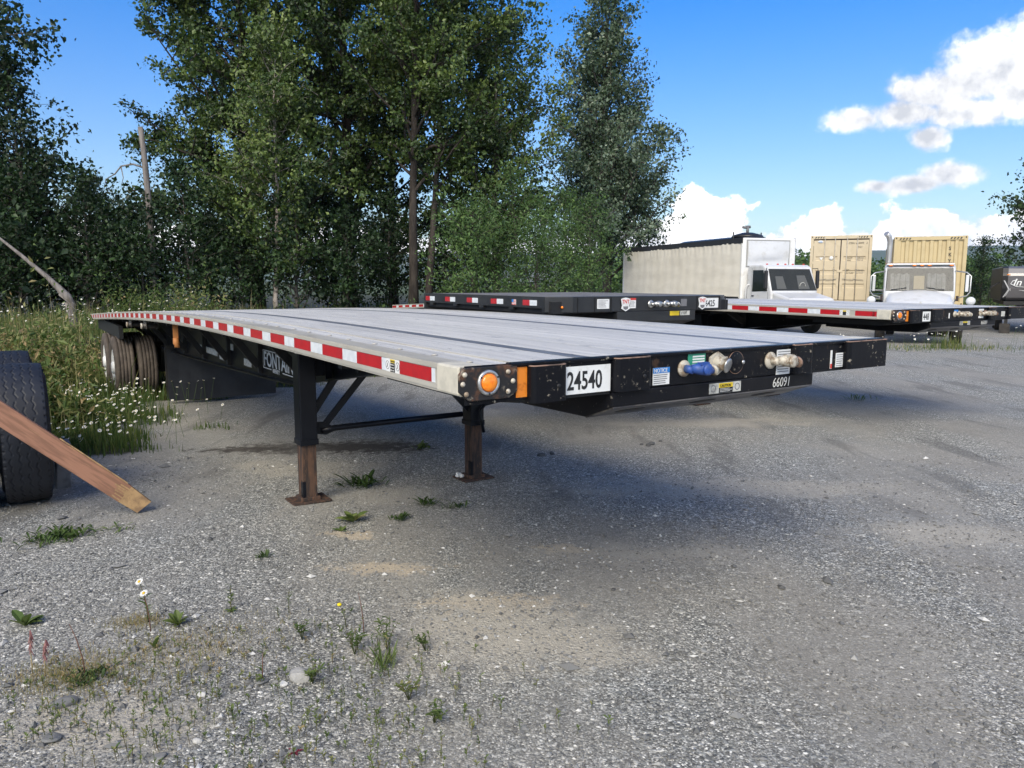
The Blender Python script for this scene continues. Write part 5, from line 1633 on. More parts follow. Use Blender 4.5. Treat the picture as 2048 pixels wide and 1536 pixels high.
    tx('M.G.W', .085, Wd / 2 + .22, H - .98, 1.0); tx('TARE', .085, Wd / 2 + .22, H - 1.09); tx('30480 KG', .075, Wd / 2 + .62, H - .97, .95, grey_ink); tx('67200 LB', .075, Wd / 2 + .62, H - 1.07, .95, grey_ink)
    tx('NET', .085, Wd / 2 + .22, H - 1.50); tx('CU.CAP', .095, Wd / 2 + .22, H - 1.62); tx('28.080 KG', .075, Wd / 2 + .62, H - 1.50, .95, grey_ink); tx('76.4 CU.M', .075, Wd / 2 + .62, H - 1.61, .95, grey_ink)
    sg = MB().prism([(.38, H - .92), (.54, H - .92), (.46, H - 1.06)], .0020, .0050, 'y').build('triangle_sign', paper, t)
    MB().lathe([(0, 0), (.085, 0), (.085, .003), (0, .003)], 20, Matrix.Translation((.86, .006, H - .96)) @ Matrix.Rotation(PI / 2, 4, 'X')).build('round_sign', paper, t)
    ov = MB().lathe([(0, 0), (.11, 0), (.11, .003), (0, .003)], 22, Matrix.Translation((.40, .006, H - .26)) @ Matrix.Rotation(PI / 2, 4, 'X') @ Matrix.Diagonal((1, .55, 1, 1))).build('oval_plate', paper, t)
    MB().box(.34, .46, .001, .0028, H - .275, H - .245).build('oval_print', blue_st, ov)
    return t

def chassis(loc, rz, L, ztop, label, group=None):
    g = g1(loc[0], loc[1])
    t = thing('container_chassis', label, 'trailer', (loc[0], loc[1], g), rz)
    h = ztop - g
    for x in (.78, 1.66):
        MB().box(x - .06, x + .06, .1, L - .1, h - .26, h - .004).build('frame_rail', under_black, t)
    for y in (.06, L * .45, L - .16):
        MB().box(.02, 2.42, y, y + .16, h - .16, h - .005).build('bolster', under_black, t)
    for y in (L - 1.6, L - 2.8) if loc[0] > 14 else (1.2, 2.45):
        for x, f_ in ((.15, -1), (.47, 1), (1.97, -1), (2.29, 1)):
            wheel(t, x, y, .49, .49, .27, rubber, rim_white, f_, 'chassis')
    return t
Z1 = .79
container('shipping_container', 'beige container standing with closed rod-locked doors towards the yard', (12.99, 33.5), -.40, 2.90, 6.06, cont_a, True, Z1)
chassis((12.99, 33.5), -.40, 6.06, Z1, 'wheeled frame under the beige container with closed doors')
Z2 = .84
container('shipping_container', 'yellowish corrugated container behind the white truck cab with vertical lettering', (14.7, 29.6), -.43, 2.59, 12.19, cont_b, False, Z2)
chassis((14.7, 29.6), -.43, 12.19, Z2, 'wheeled frame under the yellowish corrugated container')

# ================================================================== WHITE TRUCK IN FRONT OF THE CONTAINER
def cab_truck():
    x0, y0 = 12.55, 23.55
    rz = -.44
    t = thing('truck_tractor', 'white conventional truck facing the yard, chrome exhaust stack and round mirrors', 'truck', (x0, y0, g1(x0, y0)), rz)
    g = t.location.z
    R = 2.27 - g; hw = .98
    # origin: middle of the truck at the windscreen foot; y backwards
    prof = [(0, .8), (0.02, 1.42 - g), (.36, R - .12), (.50, R - .02), (.70, R), (1.75, R - .02), (1.80, R - .15), (1.80, .8)]
    MB().prism(prof, -hw, hw, 'x').build('cab', white_paint, t, bevel=.07)
    def on(u, v, o):
        a = Vector((0, .02, 1.42 - g)); b = Vector((0, .36, R - .12)); p = a + (b - a) * v
        n_ = Vector((0, -(b.z - a.z), (b.y - a.y))).normalized()
        return (-hw + 2 * hw * u, p.y + n_.y * o, p.z + n_.z * o)
    MB().add([on(.025, .02, .006), on(.975, .02, .006), on(.965, .99, .006), on(.035, .99, .006)], [(0, 1, 2, 3)]).build('windscreen_seal', roof_black, t)
    MB().add([on(.035, .03, .009), on(.965, .03, .009), on(.955, .98, .009), on(.045, .98, .009)], [(0, 1, 2, 3)]).build('cab_shade_panel', cab_dark, t)  # dark sheet over the white cab front, painted as the shade within
    sh = MB()
    for a, b in ((.09, .36), (.61, .86)):
        n = 10; vs = []; fs = []
        for i in range(n + 1):
            u = a + (b - a) * i / n
            w = .004 * math.sin(i * 2.2)
            vs += [on(u, .06 + .03 * math.sin(i), .012 + w), on(u, .74 + .04 * math.sin(i * 1.7), .012 + w)]
        for i in range(n): fs.append((2 * i, 2 * i + 2, 2 * i + 3, 2 * i + 1))
        sh.add(vs, fs, smooth=True)
    sh.build('sunshade', sheet_grey, t)
    MB().add([on(.42, .10, .011), on(.57, .10, .011), on(.57, .66, .011), on(.42, .66, .011)], [(0, 1, 2, 3)]).build('rear_window_view', cont_b, t)
    ws = MB().add([on(.035, .03, .022), on(.965, .03, .022), on(.955, .98, .022), on(.045, .98, .022)], [(0, 1, 2, 3)]).build('windscreen', glass_m, t)
    wp = MB(); wp.tube([on(.10, .04, .03), on(.33, .14, .034)], .012, 5); wp.tube([on(.60, .15, .034), on(.85, .06, .03)], .012, 5)
    wp.build('wipers', roof_black, t)
    # sun visor lip and roof lamps
    MB().box(-hw + .04, hw - .04, .30, .62, R - .035, R + .02).build('visor', white_paint, t, bevel=.02)
    for x in (-.82, -.16, .05, .26, .85):
        MB().ball((x, .33, R - .045), .05, 8, 6, (1.3, .8, .55)).build('roof_lamp', amber, t)
    MB().box(-.95, .90, .75, .85, R + .0, R + .05).build('roof_rail', rust_lip, t)
    # hood: crowned sheet sloping to the grille
    n = 14; m_ = 8; vs = []; fs = []
    for j in range(m_ + 1):
        v = j / m_
        for i in range(n + 1):
            u = i / n * 2 - 1
            w = hw * (1.0 - .02 * v)
            crown = .10 * (1 - u * u) * (1 - .3 * v) - .05 * abs(u) ** 5
            z = 1.36 - g - .36 * v ** 1.4 - .05 * v + crown - .06 * math.exp(-((abs(u) - .62) / .14) ** 2) * (.3 + .7 * v)
            if abs(u) > .99: z -= .30
            vs.append((w * u, .0 - 1.25 * v, z))
    for j in range(m_):
        for i in range(n):
            a = j * (n + 1) + i; fs.append((a, a + 1, a + n + 2, a + n + 1))
    MB().add(vs, fs, smooth=True).build('hood', white_paint, t)
    MB().prism([(-.90, .70), (.90, .70), (.86, 1.0 - g), (.45, 1.08 - g), (-.45, 1.08 - g), (-.86, 1.0 - g)], -1.29, -1.2, 'y').build('grille_surround', white_paint, t, bevel=.02)
    MB().box(-.62, .62, -1.31, -1.292, .62, .98 - g).build('grille', roof_black, t)
    MB().prism([(-.11, .99 - g), (0, 1.16 - g), (.11, .99 - g), (.06, .99 - g), (0, 1.08 - g), (-.06, .99 - g)], -1.318, -1.30, 'y').build('hood_emblem', chrome, t)
    for sx_ in (-1, 1):
        MB().box(sx_ * .93 - .10, sx_ * .93 + .10, -1.25, -.15, .80, 1.06 - g).build('fender', white_paint, t, bevel=.05)
        MB().box(sx_ * .78 - .13, sx_ * .78 + .13, -1.32, -1.295, .78, .95 - g).build('headlight', glass_dark, t)
        MB().box(sx_ * 1.03 - .035, sx_ * 1.03 + .035, -.10, .0, 1.14 - g, 1.30 - g).build('side_lamp', gasket, t, bevel=.01)
        wheel(t, sx_ * 1.02, -.55, .50, .50, .27, rubber, rim_white, sx_, 'truck')
    for x, f_ in ((-.98, -1), (-.66, 1), (.66, -1), (.98, 1)):
        wheel(t, x, 3.2, .5, .5, .27, rubber, rim_white, f_, 'truck')
    for x in (-.4, .4):
        MB().box(x - .04, x + .04, -1.2, 4.2, .6, .84).build('frame_rail', under_black, t)
    MB().box(-1.0, 1.0, -1.42, -1.30, .42, .66).build('bumper', chrome, t, bevel=.02)
    # exhaust stack
    MB().tube([(-.86, 1.95, .7), (-.86, 1.95, R + .62), (-.86, 1.93, R + .78), (-.90, 1.86, R + .93), (-.99, 1.74, R + 1.04)], .085, 14).build('exhaust_stack', chrome, t)
    # mirrors: loop arms and round convex mirrors
    for sx_ in (-1, 1):
        am = MB()
        am.tube([(sx_ * .96, .30, R - .22), (sx_ * 1.25, .05, R - .27), (sx_ * 1.36, .0, R - .38), (sx_ * 1.36, .0, 1.42 - g), (sx_ * 1.28, .02, 1.30 - g), (sx_ * 1.05, .10, 1.24 - g), (sx_ * .97, .2, 1.10 - g)], .020, 7)
        ma = am.build('mirror_arm', chrome, t)
        MB().box(sx_ * 1.27 - .045, sx_ * 1.27 + .045, .0, .05, 1.42 - g, R - .34).build('mirror', white_paint if sx_ > 0 else chrome, t, bevel=.02)
        bm_ = MB(); bm_.ball((sx_ * 1.32, -.75, 1.16 - g), .125, 16, 12, (1, .7, 1)); 
        rm = bm_.build('round_mirror', white_paint, t)
        st_ = MB(); st_.tube([(sx_ * 1.30, -.73, 1.10 - g), (sx_ * 1.22, -.7, .95 - g), (sx_ * .95, -.65, .92 - g)], .016, 6)
        st_.build('mirror_stalk', chrome, rm)
    MB().box(1.0, 1.22, -.9, -.6, .92 - g, 1.02 - g).build('fender_box', paper_dirty, t)
cab_truck()

# ================================================================== TANK TRAILER BEHIND THE BOX TRUCK
def tanker():
    t = thing('tank_trailer', 'dark tank top with a filling valve, rising behind the box truck roof', 'tanker', (11.75, 36.6, g1(11.75, 36.6) + .0), .30)
    prof = [(0, -.0), (.9, .0), (1.12, .18), (1.15, .4), (1.15, 6.6), (1.12, 6.8), (.9, 7.0), (0, 7.0)]
    M = Matrix.Translation((0, 0, 2.95)) @ Matrix.Rotation(-PI / 2, 4, 'X')
    MB().lathe(prof, 28, M).build('tank', step_black, t)
    m = MB(); m.lathe([(0, 0), (.78, 0), (.70, .12), (.25, .24), (.0, .25)], 20, Matrix.Translation((0, 1.0, 4.0)))
    dm = m.build('tank_dome', step_black, t)
    v = MB(); v.tube([(0, 1.0, 4.2), (0, 1.0, 4.52)], .07, 10); v.tube([(-.28, 1.0, 4.50), (-.12, 1.0, 4.48), (.14, 1.0, 4.52)], .06, 8); v.box(-.1, .12, .95, 1.05, 4.50, 4.58)
    v.build('valve', grey_ink, dm)
    for x in (-.95, .95):
        MB().tube([(x * .82, 1.0, 3.6), (x * .82, 1.0, 4.26)], .03, 6).build('rail_post', step_black, t)
    MB().box(-.5, .5, .3, 6.7, .9, 1.75).build('tank_cradle', under_black, t)
    for y in (5.0, 6.2):
        for x, f_ in ((-.95, -1), (-.63, 1), (.63, -1), (.95, 1)):
            wheel(t, x, y, .5, .5, .27, rubber, rim_white, f_, 'truck')
tanker()

# ================================================================== GREY CAMPER AT THE RIGHT EDGE
camper_grey = mat('camper_grey_gloss', (.15, .145, .15), .30, .2, (.13, .125, .13), 2, .4, .7, coat=.4)
camper_dark = mat('camper_black_side', (.012, .012, .013), .5)
camper_silver = mat('camper_silver_stripe', (.60, .60, .60), .35, .3)
def camper():
    t = thing('camper_trailer', 'dark grey camper with white script lettering, cut off at the right', 'camper', (17.52, 27.3, g1(17.1, 27.0)), -.50)
    g = t.location.z
    Ht = 2.28 - g; b0 = .92 - g + .12
    # nose curved in side view: profile in (y, z)
    prof = [(.42, b0), (.20, b0 + .12), (.06, b0 + .45), (0, b0 + .9), (.03, Ht - .25), (.14, Ht - .06), (.30, Ht), (6.0, Ht), (6.0, b0)]
    MB().prism(prof, .0, 2.44, 'x').build('body', camper_grey, t, bevel=.03)
    MB().box(-.006, .0, .45, 5.9, b0 + .03, Ht - .04).build('side_panel', camper_dark, t)
    # dark edge strip where front and side meet
    m = MB()
    for i in range(len(prof) - 3):
        a, b = prof[i], prof[i + 1]
        m.add([(-.012, a[0] - .012, a[1]), (.15, a[0] - .012, a[1]), (.15, b[0] - .012, b[1]), (-.012, b[0] - .012, b[1])], [(0, 1, 2, 3)])
        m.add([(-.012, a[0] - .012, a[1]), (-.012, b[0] - .012, b[1]), (-.012, b[0] + .18, b[1]), (-.012, a[0] + .18, a[1])], [(0, 1, 2, 3)])
    m.build('corner_trim', camper_dark, t)
    # silver stripes running down the front corner
    def pz(zv):
        ys = sorted([(p[1], p[0]) for p in prof[:7]])
        return float(np.interp(zv, [q[0] for q in ys], [q[1] for q in ys]))
    st = MB()
    def ribbon(pts, w):
        for (xa, za), (xb, zb) in zip(pts[:-1], pts[1:]):
            k = 4
            for i in range(k):
                u0, u1 = i / k, (i + 1) / k
                x0_, x1_ = xa + (xb - xa) * u0, xa + (xb - xa) * u1; z0_, z1_ = za + (zb - za) * u0, za + (zb - za) * u1
                st.add([(x0_, pz(z0_) - .016, z0_), (x0_ + w, pz(z0_) - .016, z0_), (x1_ + w, pz(z1_) - .016, z1_), (x1_, pz(z1_) - .016, z1_)], [(0, 1, 2, 3)])
    ribbon([(.02, Ht - .50), (.17, Ht - .78), (.18, b0 + .42), (.04, b0 + .14)], .04)
    ribbon([(.24, Ht - .88), (.23, b0 + .46), (.08, b0 + .10)], .018)
    st.build('corner_stripe', camper_silver, t)
    MB().ball((.16, pz(Ht - .30) - .015, Ht - .30), .045, 8, 6, (1.3, .5, .5)).build('marker_lamp', amber, t)
    zc = Ht - .68
    text('In', .34, paper, t, (.30, pz(zc + .1) - .022, zc), (1, 0, 0), (0, 0, 1), name='script_lettering', shear=.3, bold=.004, sx=1.0)
    sw = MB(); sw.tube([(.72, pz(zc) - .02, zc - .06), (.42, pz(zc) - .02, zc - .04), (.24, pz(zc) - .02, zc + .06), (.30, pz(zc) - .02, zc + .16), (.52, pz(zc) - .02, zc + .24)], [.006, .012, .018, .016, .006], 6)
    sw.tube([(.5, pz(zc - .2) - .02, zc - .16), (.75, pz(zc - .2) - .02, zc - .20), (1.1, pz(zc - .2) - .02, zc - .15)], [.004, .014, .01], 6)
    sw.build('script_swoosh', paper, t)
    MB().box(.1, 2.34, .3, 5.9, b0 - .14, b0 - .002).build('chassis_frame', under_black, t)
    MB().tube([(-.36, .6, b0 + .02), (-.36, .6, b0 + .38), (-.30, .6, b0 + .50), (-.05, .6, b0 + .68)], .018, 6).build('grab_rail', roof_black, t)
    MB().box(.9, 1.5, 1.0, 1.7, Ht, Ht + .24).build('roof_vent', roof_black, t, bevel=.06)
    for x in (.85, 1.6):
        MB().box(x - .04, x + .04, -1.2, 5.8, b0 - .26, b0 - .142).build('drawbar', under_black, t)
    MB().lathe([(0, 0), (.15, 0), (.16, .03), (.16, .38), (.12, .46), (.05, .5), (0, .5)], 18, Matrix.Translation((1.05, -.45, b0 - .14))).build('gas_bottle', white_paint, t)
    for y in (3.2, 4.2):
        for x, f_ in ((.18, -1), (2.26, 1)):
            wheel(t, x, y, .36, .36, .22, rubber, rim_white, f_, 'camper')
    for x in (.25, 2.2):
        MB().box(x - .05, x + .05, .7, .8, .0, b0 - .142).build('jack_leg', under_black, t)
    MB().box(.05, .38, .55, .62, .0, .36).build('tyre_block', rubber, t)
camper()

# white stacked sheets lying in the far grass
def scrap():
    x, y = 22.4, 44.0
    t = thing('sheet_stack', 'pile of pale roofing sheets in far grass behind the truck mirror', 'pile', (x, y, g1(x, y)), .2)
    rs = np.random.RandomState(4)
    for i in range(6):
        M = Matrix.Translation((rs.uniform(-.3, .5), rs.uniform(-.4, .4), 1.0 + .06 * i)) @ Matrix.Rotation(rs.uniform(-.25, .25), 4, 'Z') @ Matrix.Rotation(rs.uniform(-.2, .12), 4, 'Y')
        MB().box(-1.6, 1.6, -.6, .6, 0, .03, M).build('sheet', paper_dirty, t)
    for x_ in (-1.1, 1.1):
        MB().box(x_ - .3, x_ + .3, -.5, .5, 0, .85).build('crate', under_black, t)
scrap()

# ================================================================== LEFT: WHEEL SET, TIMBER, BLOCK
def lug_tyre_mesh():
    R, w = .545, .31
    rr = R * .56
    nt, nw = 560, 60
    us = np.linspace(-1, 1, nw + 1)
    V_ = []
    for i in range(nt):
        a = 2 * PI * i / nt
        for u in us:
            au = abs(u)
            r = R - .012 * au ** 3 - .05 * max(0, (au - .93) / .07) ** 2
            # zigzag slits in staggered rows and shoulder notches
            for row, ph in ((-.62, 0), (-.26, .5), (.10, .2), (.46, .7)):
                q = (a * 20 / (2 * PI) + ph) % 1.0
                zz = row + .05 * (q - .5) * 2 + .10 * (abs(((q * 2.5) % 1.0) * 2 - 1) - .5)
                if q < .86 and abs(u - zz) < .026: r -= .006
            if au > .84:
                if (a * 56 / (2 * PI)) % 1.0 < .3: r -= .009
            V_.append((w / 2 * u * 1.0, math.cos(a) * r, math.sin(a) * r))
    F_ = []
    m = nw + 1
    for i in range(nt):
        j = (i + 1) % nt
        for k in range(nw):
            F_.append((i * m + k, i * m + k + 1, j * m + k + 1, j * m + k))
    # side walls
    base = len(V_)
    for sgn in (-1, 1):
        pr = [(R - .055, .5), (R - .09, .52), ((R + rr) / 2 + .02, .545), (rr + .03, .48), (rr, .40)]
        b = len(V_)
        for r, h in pr:
            for i in range(nt // 6):
                a = 2 * PI * i * 6 / nt
                V_.append((sgn * h * w, math.cos(a) * r, math.sin(a) * r))
        q = nt // 6
        for p_ in range(len(pr) - 1):
            for i in range(q):
                j = (i + 1) % q
                F_.append((b + p_ * q + i, b + p_ * q + j, b + (p_ + 1) * q + j, b + (p_ + 1) * q + i))
    return np_mesh('tyre', np.array(V_), np.array(F_), rubber_blue, True)
lug = lug_tyre_mesh()
def wheel_set():
    th = .583
    bx, by = -3.84, 5.86
    t = thing('wheel_bogie', 'dark wheel set with big zigzag-tread tyres at the left picture edge', 'trailer', (bx, by, g1(bx, by)), th)
    rimm = MB().lathe([(.30, -.12), (.312, -.13), (.29, -.14), (.26, -.10), (.21, -.08), (.10, -.09), (.09, -.15), (0, -.15)], 28, MX).mesh('rim', black_steel)
    for (x, y, f_) in ((0, 0, 1), (-.36, 0, -1), (0, 1.30, 1), (-.36, 1.30, -1)):
        w = link_mesh('wheel', lug, t, (x - (.06 if y > 1 else 0), y, .545), (rnd.uniform(0, 6), 0, 0 if f_ < 0 else 0))
        link_mesh('rim', rimm, w, None, (0, 0, 0 if f_ < 0 else PI))
    for y in (0, 1.3):
        MB().tube([(-2.2, y, .545), (.1, y, .545)], .07, 10).build('axle', under_black, t)
    MB().box(-.98, -.80, -1.6, 2.4, .96, 1.10).build('frame_rail', under_black, t)
    MB().box(-.98, -.36, -.96, -.86, .97, 1.075).build('frame_crossbar', under_black, t)
    for y in (0, 1.3):
        MB().box(-.97, -.81, y - .1, y + .1, .6, .96).build('suspension_hanger', under_black, t)
    return t
wheel_set()

def plank():
    a = Vector((-2.70, 5.44, g1(-2.7, 5.44) + .085)); b = Vector((-4.62, 4.40, 1.45))
    # picture-side broad face; lower end rests on the gravel, upper end against the wheel set's frame
    a = Vector((-2.735, 5.455, .050)); c = Vector((-3.43, 5.03, .805))
    d = (c - a).normalized(); L = 2.0
    up = Vector((0, 0, 1)); s = up.cross(d).normalized(); u = d.cross(s)
    M = Matrix((s, u, d)).transposed()
    t = thing('timber', 'red-stained timber leaning across the left tyre, its raw end on gravel', 'timber', tuple(a), 0)
    t.rotation_euler = M.to_euler()
    MB().box(-.024, .024, -.070, .070, .16, L).build('board', wood_red, t, bevel=.005)
    m = MB()
    m.prism([(-.064, .005), (.055, -.02), (.068, .161), (.02, .165), (-.03, .1605), (-.069, .17)], -.0235, .0235, 'x')
    m.build('raw_end', wood_raw, t, bevel=.003)
    st = MB()
    for k in range(9):
        z0 = .16 + rnd.uniform(-.02, .02)
        x_ = rnd.uniform(-.06, .06)
        st.bar((.0245, x_, z0 - .03), (.0265, x_ + rnd.uniform(-.01, .01), z0 + rnd.uniform(.02, .09)), .002, .010, up=(0, 1, 0))
    st.bar((.022, .074, .2), (.022, .077, .75), .012, .008, up=(0, 1, 0))
    st.build('splinters', wood_raw, t)
plank()
conc = mat('grey_block', (.20, .20, .205), .9, 0, (.12, .12, .125), 9, .4, .65, bump=(60, .5, .004))
b = MB().box(-.055, .055, -.10, .10, 0, .40).build('wheel_block', conc, None, bevel=.012)
b.location = (-3.84, 6.30, g1(-3.74, 6.28) - .01); b.rotation_euler = (.05, .06, .62)
tag(b, 'grey upright block standing right behind the left tyre', 'block')

# ================================================================== STONES
stone_m = bpy.data.materials.new('loose_stone'); stone_m.use_nodes = True
_t = NT(stone_m.node_tree); _b = stone_m.node_tree.nodes['Principled BSDF']
_a = _t.n('ShaderNodeAttribute', attribute_name='tone').outputs['Fac']
_P = _t.n('ShaderNodeTexCoord').outputs['Object']
_c = _t.ramp(_a, [(0, (.055, .055, .057)), (.35, (.15, .152, .153)), (.62, (.25, .25, .245)), (.82, (.38, .373, .355)), (.93, (.56, .55, .52)), (1, (.78, .77, .74))])
_c = _t.mix(_t.m('MULTIPLY', _t.noise(_P, 160, 3, .6), .5), _c, (.18, .178, .165))
_t.put(_b.inputs['Base Color'], _c); _b.inputs['Roughness'].default_value = .8; _b.inputs['Specular IOR Level'].default_value = .35

def dust_at(X, Y):
    return np.clip(.5 + .5 * np.sin(X * .9 + 1.3 * np.sin(Y * .7)) * np.sin(Y * .8 + .4 * X), 0, 1)
rs = np.random.RandomState(3)
n = 52000
Y = 2.2 + 5.3 * rs.rand(n) ** 1.35; X = (rs.rand(n) * 2 - 1) * (.72 * Y + .25)
keep = (rs.rand(n) > .55 * dust_at(X, Y)) & (veg(X, Y) < .3)
X, Y = X[keep], Y[keep]; n = len(X)
r = .0048 * np.exp(rs.normal(size=n) * .38); big = rs.rand(n) < .012; r[big] *= rs.uniform(1.6, 2.8, big.sum())
octa = np.array([(1, 0, 0), (0, 1, 0), (-1, 0, 0), (0, -1, 0), (0, 0, 1), (0, 0, -.6)], float)
of = np.array([(0, 1, 4), (1, 2, 4), (2, 3, 4), (3, 0, 4), (1, 0, 5), (2, 1, 5), (3, 2, 5), (0, 3, 5)])
jit = octa[None] * (1 + rs.normal(size=(n, 6, 1)) * .22) + rs.normal(size=(n, 6, 3)) * .12
ang = rs.uniform(0, 6.28, n); ca, sa = np.cos(ang), np.sin(ang)
sc = np.stack([1.25 + .4 * rs.rand(n), .8 + .3 * rs.rand(n), .55 + .35 * rs.rand(n)], -1)
jit = jit * sc[:, None, :] * r[:, None, None]
vx = jit[:, :, 0] * ca[:, None] - jit[:, :, 1] * sa[:, None]; vy = jit[:, :, 0] * sa[:, None] + jit[:, :, 1] * ca[:, None]
v = np.stack([vx + X[:, None], vy + Y[:, None], jit[:, :, 2] + (gz(X, Y) + r * .25)[:, None]], -1).reshape(-1, 3)
f = (np.arange(n)[:, None, None] * 6 + of[None]).reshape(-1, 3)
tone = np.clip(rs.beta(2.0, 2.6, n), 0, 1); tone[rs.rand(n) < .05] = .97
o = link_mesh('gravel', np_mesh('gravel', v, f, stone_m, False, {'tone': np.repeat(tone, 6)}))
tag(o, 'loose grey and white gravel stones on the yard', 'gravel', kind='stuff')

def rock(name, label, x, y, r, tone, seed, sc=(1.2, .9, .65)):
    rs = np.random.RandomState(seed)
    bm = bmesh.new(); bmesh.ops.create_icosphere(bm, subdivisions=3, radius=1)
    ks = rs.normal(size=(7, 3)); ks /= np.linalg.norm(ks, axis=1)[:, None]; lim = rs.uniform(.62, .86, 7)
    for vtx in bm.verts:
        p = np.array(vtx.co)
        for q, l in zip(ks, lim):
            d = p @ q
            if d > l: p = p - q * (d - l) * .85
        p = p * (1 + .03 * np.sin(p[0] * 9 + seed) * np.sin(p[1] * 8) + rs.normal() * .008)
        vtx.co = p * np.array(sc) * r
    me = bpy.data.meshes.new(name); bm.to_mesh(me); bm.free()
    a = me.attributes.new('tone', 'FLOAT', 'POINT'); a.data.foreach_set('value', np.full(len(me.vertices), tone, dtype=np.float32))
    me.materials.append(stone_m)
    o = link_mesh(name, me, None, (x, y, g1(x, y) + r * sc[2] * .45), (rs.uniform(-.2, .2), rs.uniform(-.2, .2), rs.uniform(0, 6)))
    return tag(o, label, 'rock')
rock('rock', 'largest pale tan rock lying on gravel in the foreground', -.91, 3.06, .046, .83, 1)
rock('rock', 'small white stone touching the pale tan rock', -.965, 3.01, .019, .98, 2)
rock('rock', 'blue-grey half-buried stone between dry grass and sandy patch', -1.80, 2.86, .042, .36, 3, (1.2, .9, .5))
rock('rock', 'flat grey stone sunk in the sandy patch in the corner', -1.71, 2.62, .036, .42, 4, (1.2, 1, .35))
rock('rock', 'dark grey stone right of the reddish dry weeds', -1.34, 3.12, .020, .22, 5)
rock('rock', 'white angular stone near the bottom of the picture', -1.28, 2.93, .016, .97, 6)
rock('rock', 'pale stone below the sandy patch at bottom', -1.17, 2.62, .017, .93, 7)
rock('rock', 'grey stone at the very bottom edge left of centre', -1.27, 2.52, .026, .45, 8, (1.2, 1, .4))
rock('rock', 'grey flat stone just left of the pale tan rock', -1.06, 3.03, .026, .40, 9, (1.3, .8, .4))
rock('rock', 'black lump lying alone on the gravel right of the white sand', .57, 4.05, .014, .02, 10)
rock('rock', 'dark stone beside the single stem left of the tan rock', -1.12, 3.03, .013, .25, 11)
for i, (x, y) in enumerate([(1.42, 8.12), (1.48, 8.06), (1.52, 8.12), (1.66, 8.3), (.42, 7.7), (.30, 7.6)]):
    o = rock('dirt_clod', 'small dark dirt clod on the gravel below the coupler plate', x, y, .022 + .008 * (i % 3), .03, 20 + i)
    o['group'] = 'dirt clods below the trailer front'; o['category'] = 'clod'

# ================================================================== SINGLE WEEDS ON THE GRAVEL
petal_w = mat('daisy_petal', (.80, .80, .78), .6)
petal_y = mat('daisy_centre', (.62, .40, .015), .7)
yellow_fl = mat('yellow_flower', (.75, .58, .01), .6)
stem_g = mat('weed_stem', (.055, .085, .022), .6, 0, (.10, .07, .03), 20, .4, .6)
stem_r = mat('reddish_stem', (.13, .055, .035), .7)
pink_m = mat('pink_seed_plume', (.20, .075, .085), .85, 0, (.30, .16, .14), 30, .4, .6)
red_leaf = mat('dark_red_leaf', (.16, .012, .025), .5)
straw_m = mat('straw', (.40, .33, .18), .8, 0, (.28, .20, .10), 20, .4, .6)

def leaf_blades(pts, dirs, L, Wd, tones, rs, sag=.25):
    """lens-shaped leaves, 2 x 4 faces, from root points along directions"""
    V_ = []; F_ = []; T_ = []
    for p, d, l, w, tn in zip(pts, dirs, L, Wd, tones):
        d = np.array(d) / np.linalg.norm(d); s = np.cross(d, [0, 0, 1]); s = s / (np.linalg.norm(s) + 1e-9); n = np.cross(s, d)
        b = len(V_)
        for u, wf in ((0, .12), (.3, .85), (.6, 1.0), (.85, .6), (1, .02)):
            c = np.array(p) + d * l * u - np.array([0, 0, 1]) * sag * l * u * u
            V_ += [c - s * w * wf * .5 + n * w * .12 * wf, c - n * w * .05, c + s * w * wf * .5 + n * w * .12 * wf]; T_ += [tn] * 3
        for i in range(4):
            a = b + i * 3
            F_ += [(a, a + 1, a + 4, a + 3), (a + 1, a + 2, a + 5, a + 4)]
    return np.array(V_), np.array(F_), np.array(T_)

def rosette(name, label, x, y, n, L, tone, seed, up=.5, wf=.28, group=None, mat_=None, spread=0.0, cat='weed'):
    rs = np.random.RandomState(seed)
    pts = []; ds = []
    for i in range(n):
        a = rs.uniform(0, 6.28)
        e = up * rs.uniform(.5, 1.4)
        ds.append((math.cos(a), math.sin(a), math.tan(min(e, 1.3))))
        pts.append((rs.normal() * spread, rs.normal() * spread, 0))
    Ls = L * np.exp(rs.normal(size=n) * .25)
    v, f, t_ = leaf_blades(pts, ds, Ls, Ls * wf, np.clip(tone + rs.normal(size=n) * .1, 0, 1), rs)
    o = link_mesh(name, np_mesh(name, v, f, mat_ or weed_m, False, {'tone': t_}), None, (x, y, g1(x, y)))
    if name in ('weed_mat', 'moss_clump'): o['kind'] = 'stuff'
    return tag(o, label, cat, group)

rosette('dock_weed', 'broad-leaved pale green weed right of the near landing leg foot', -1.13, 5.22, 13, .12, .66, 1, .75, .42)
rosette('weed_tuft', 'small clump of green leaves just below the broad-leaved weed', -1.17, 5.02, 12, .06, .5, 2, .6, .3)
rosette('weed_tuft', 'wide dark green feathery weed between the two landing legs', -1.27, 6.30, 60, .13, .22, 3, .7, .14, spread=.07)
rosette('weed_tuft', 'feathery green tuft on open gravel below the far landing leg', -.66, 5.72, 44, .085, .26, 4, .8, .14, spread=.035)
rosette('weed_tuft', 'small feathery tuft right of the other gravel tufts', -.44, 5.64, 34, .07, .28, 5, .7, .14, spread=.035)
rosette('weed_tuft', 'feathery tuft to the right of the broad-leaved weed', -.81, 5.30, 40, .075, .26, 6, .75, .14, spread=.03)
rosette('weed_tuft', 'lone little green tuft on bare gravel below the near leg', -1.55, 4.52, 34, .055, .28, 7, 1.0, .16, spread=.018)
rosette('weed_mat', 'low bright green mat of weeds in front of the left tyre', -3.05, 4.90, 170, .07, .34, 8, .8, .2, spread=.085)
rosette('weed_mat', 'thin weedy fringe on gravel right of the green mat', -2.75, 5.02, 30, .05, .5, 9, .7, .2, spread=.07)
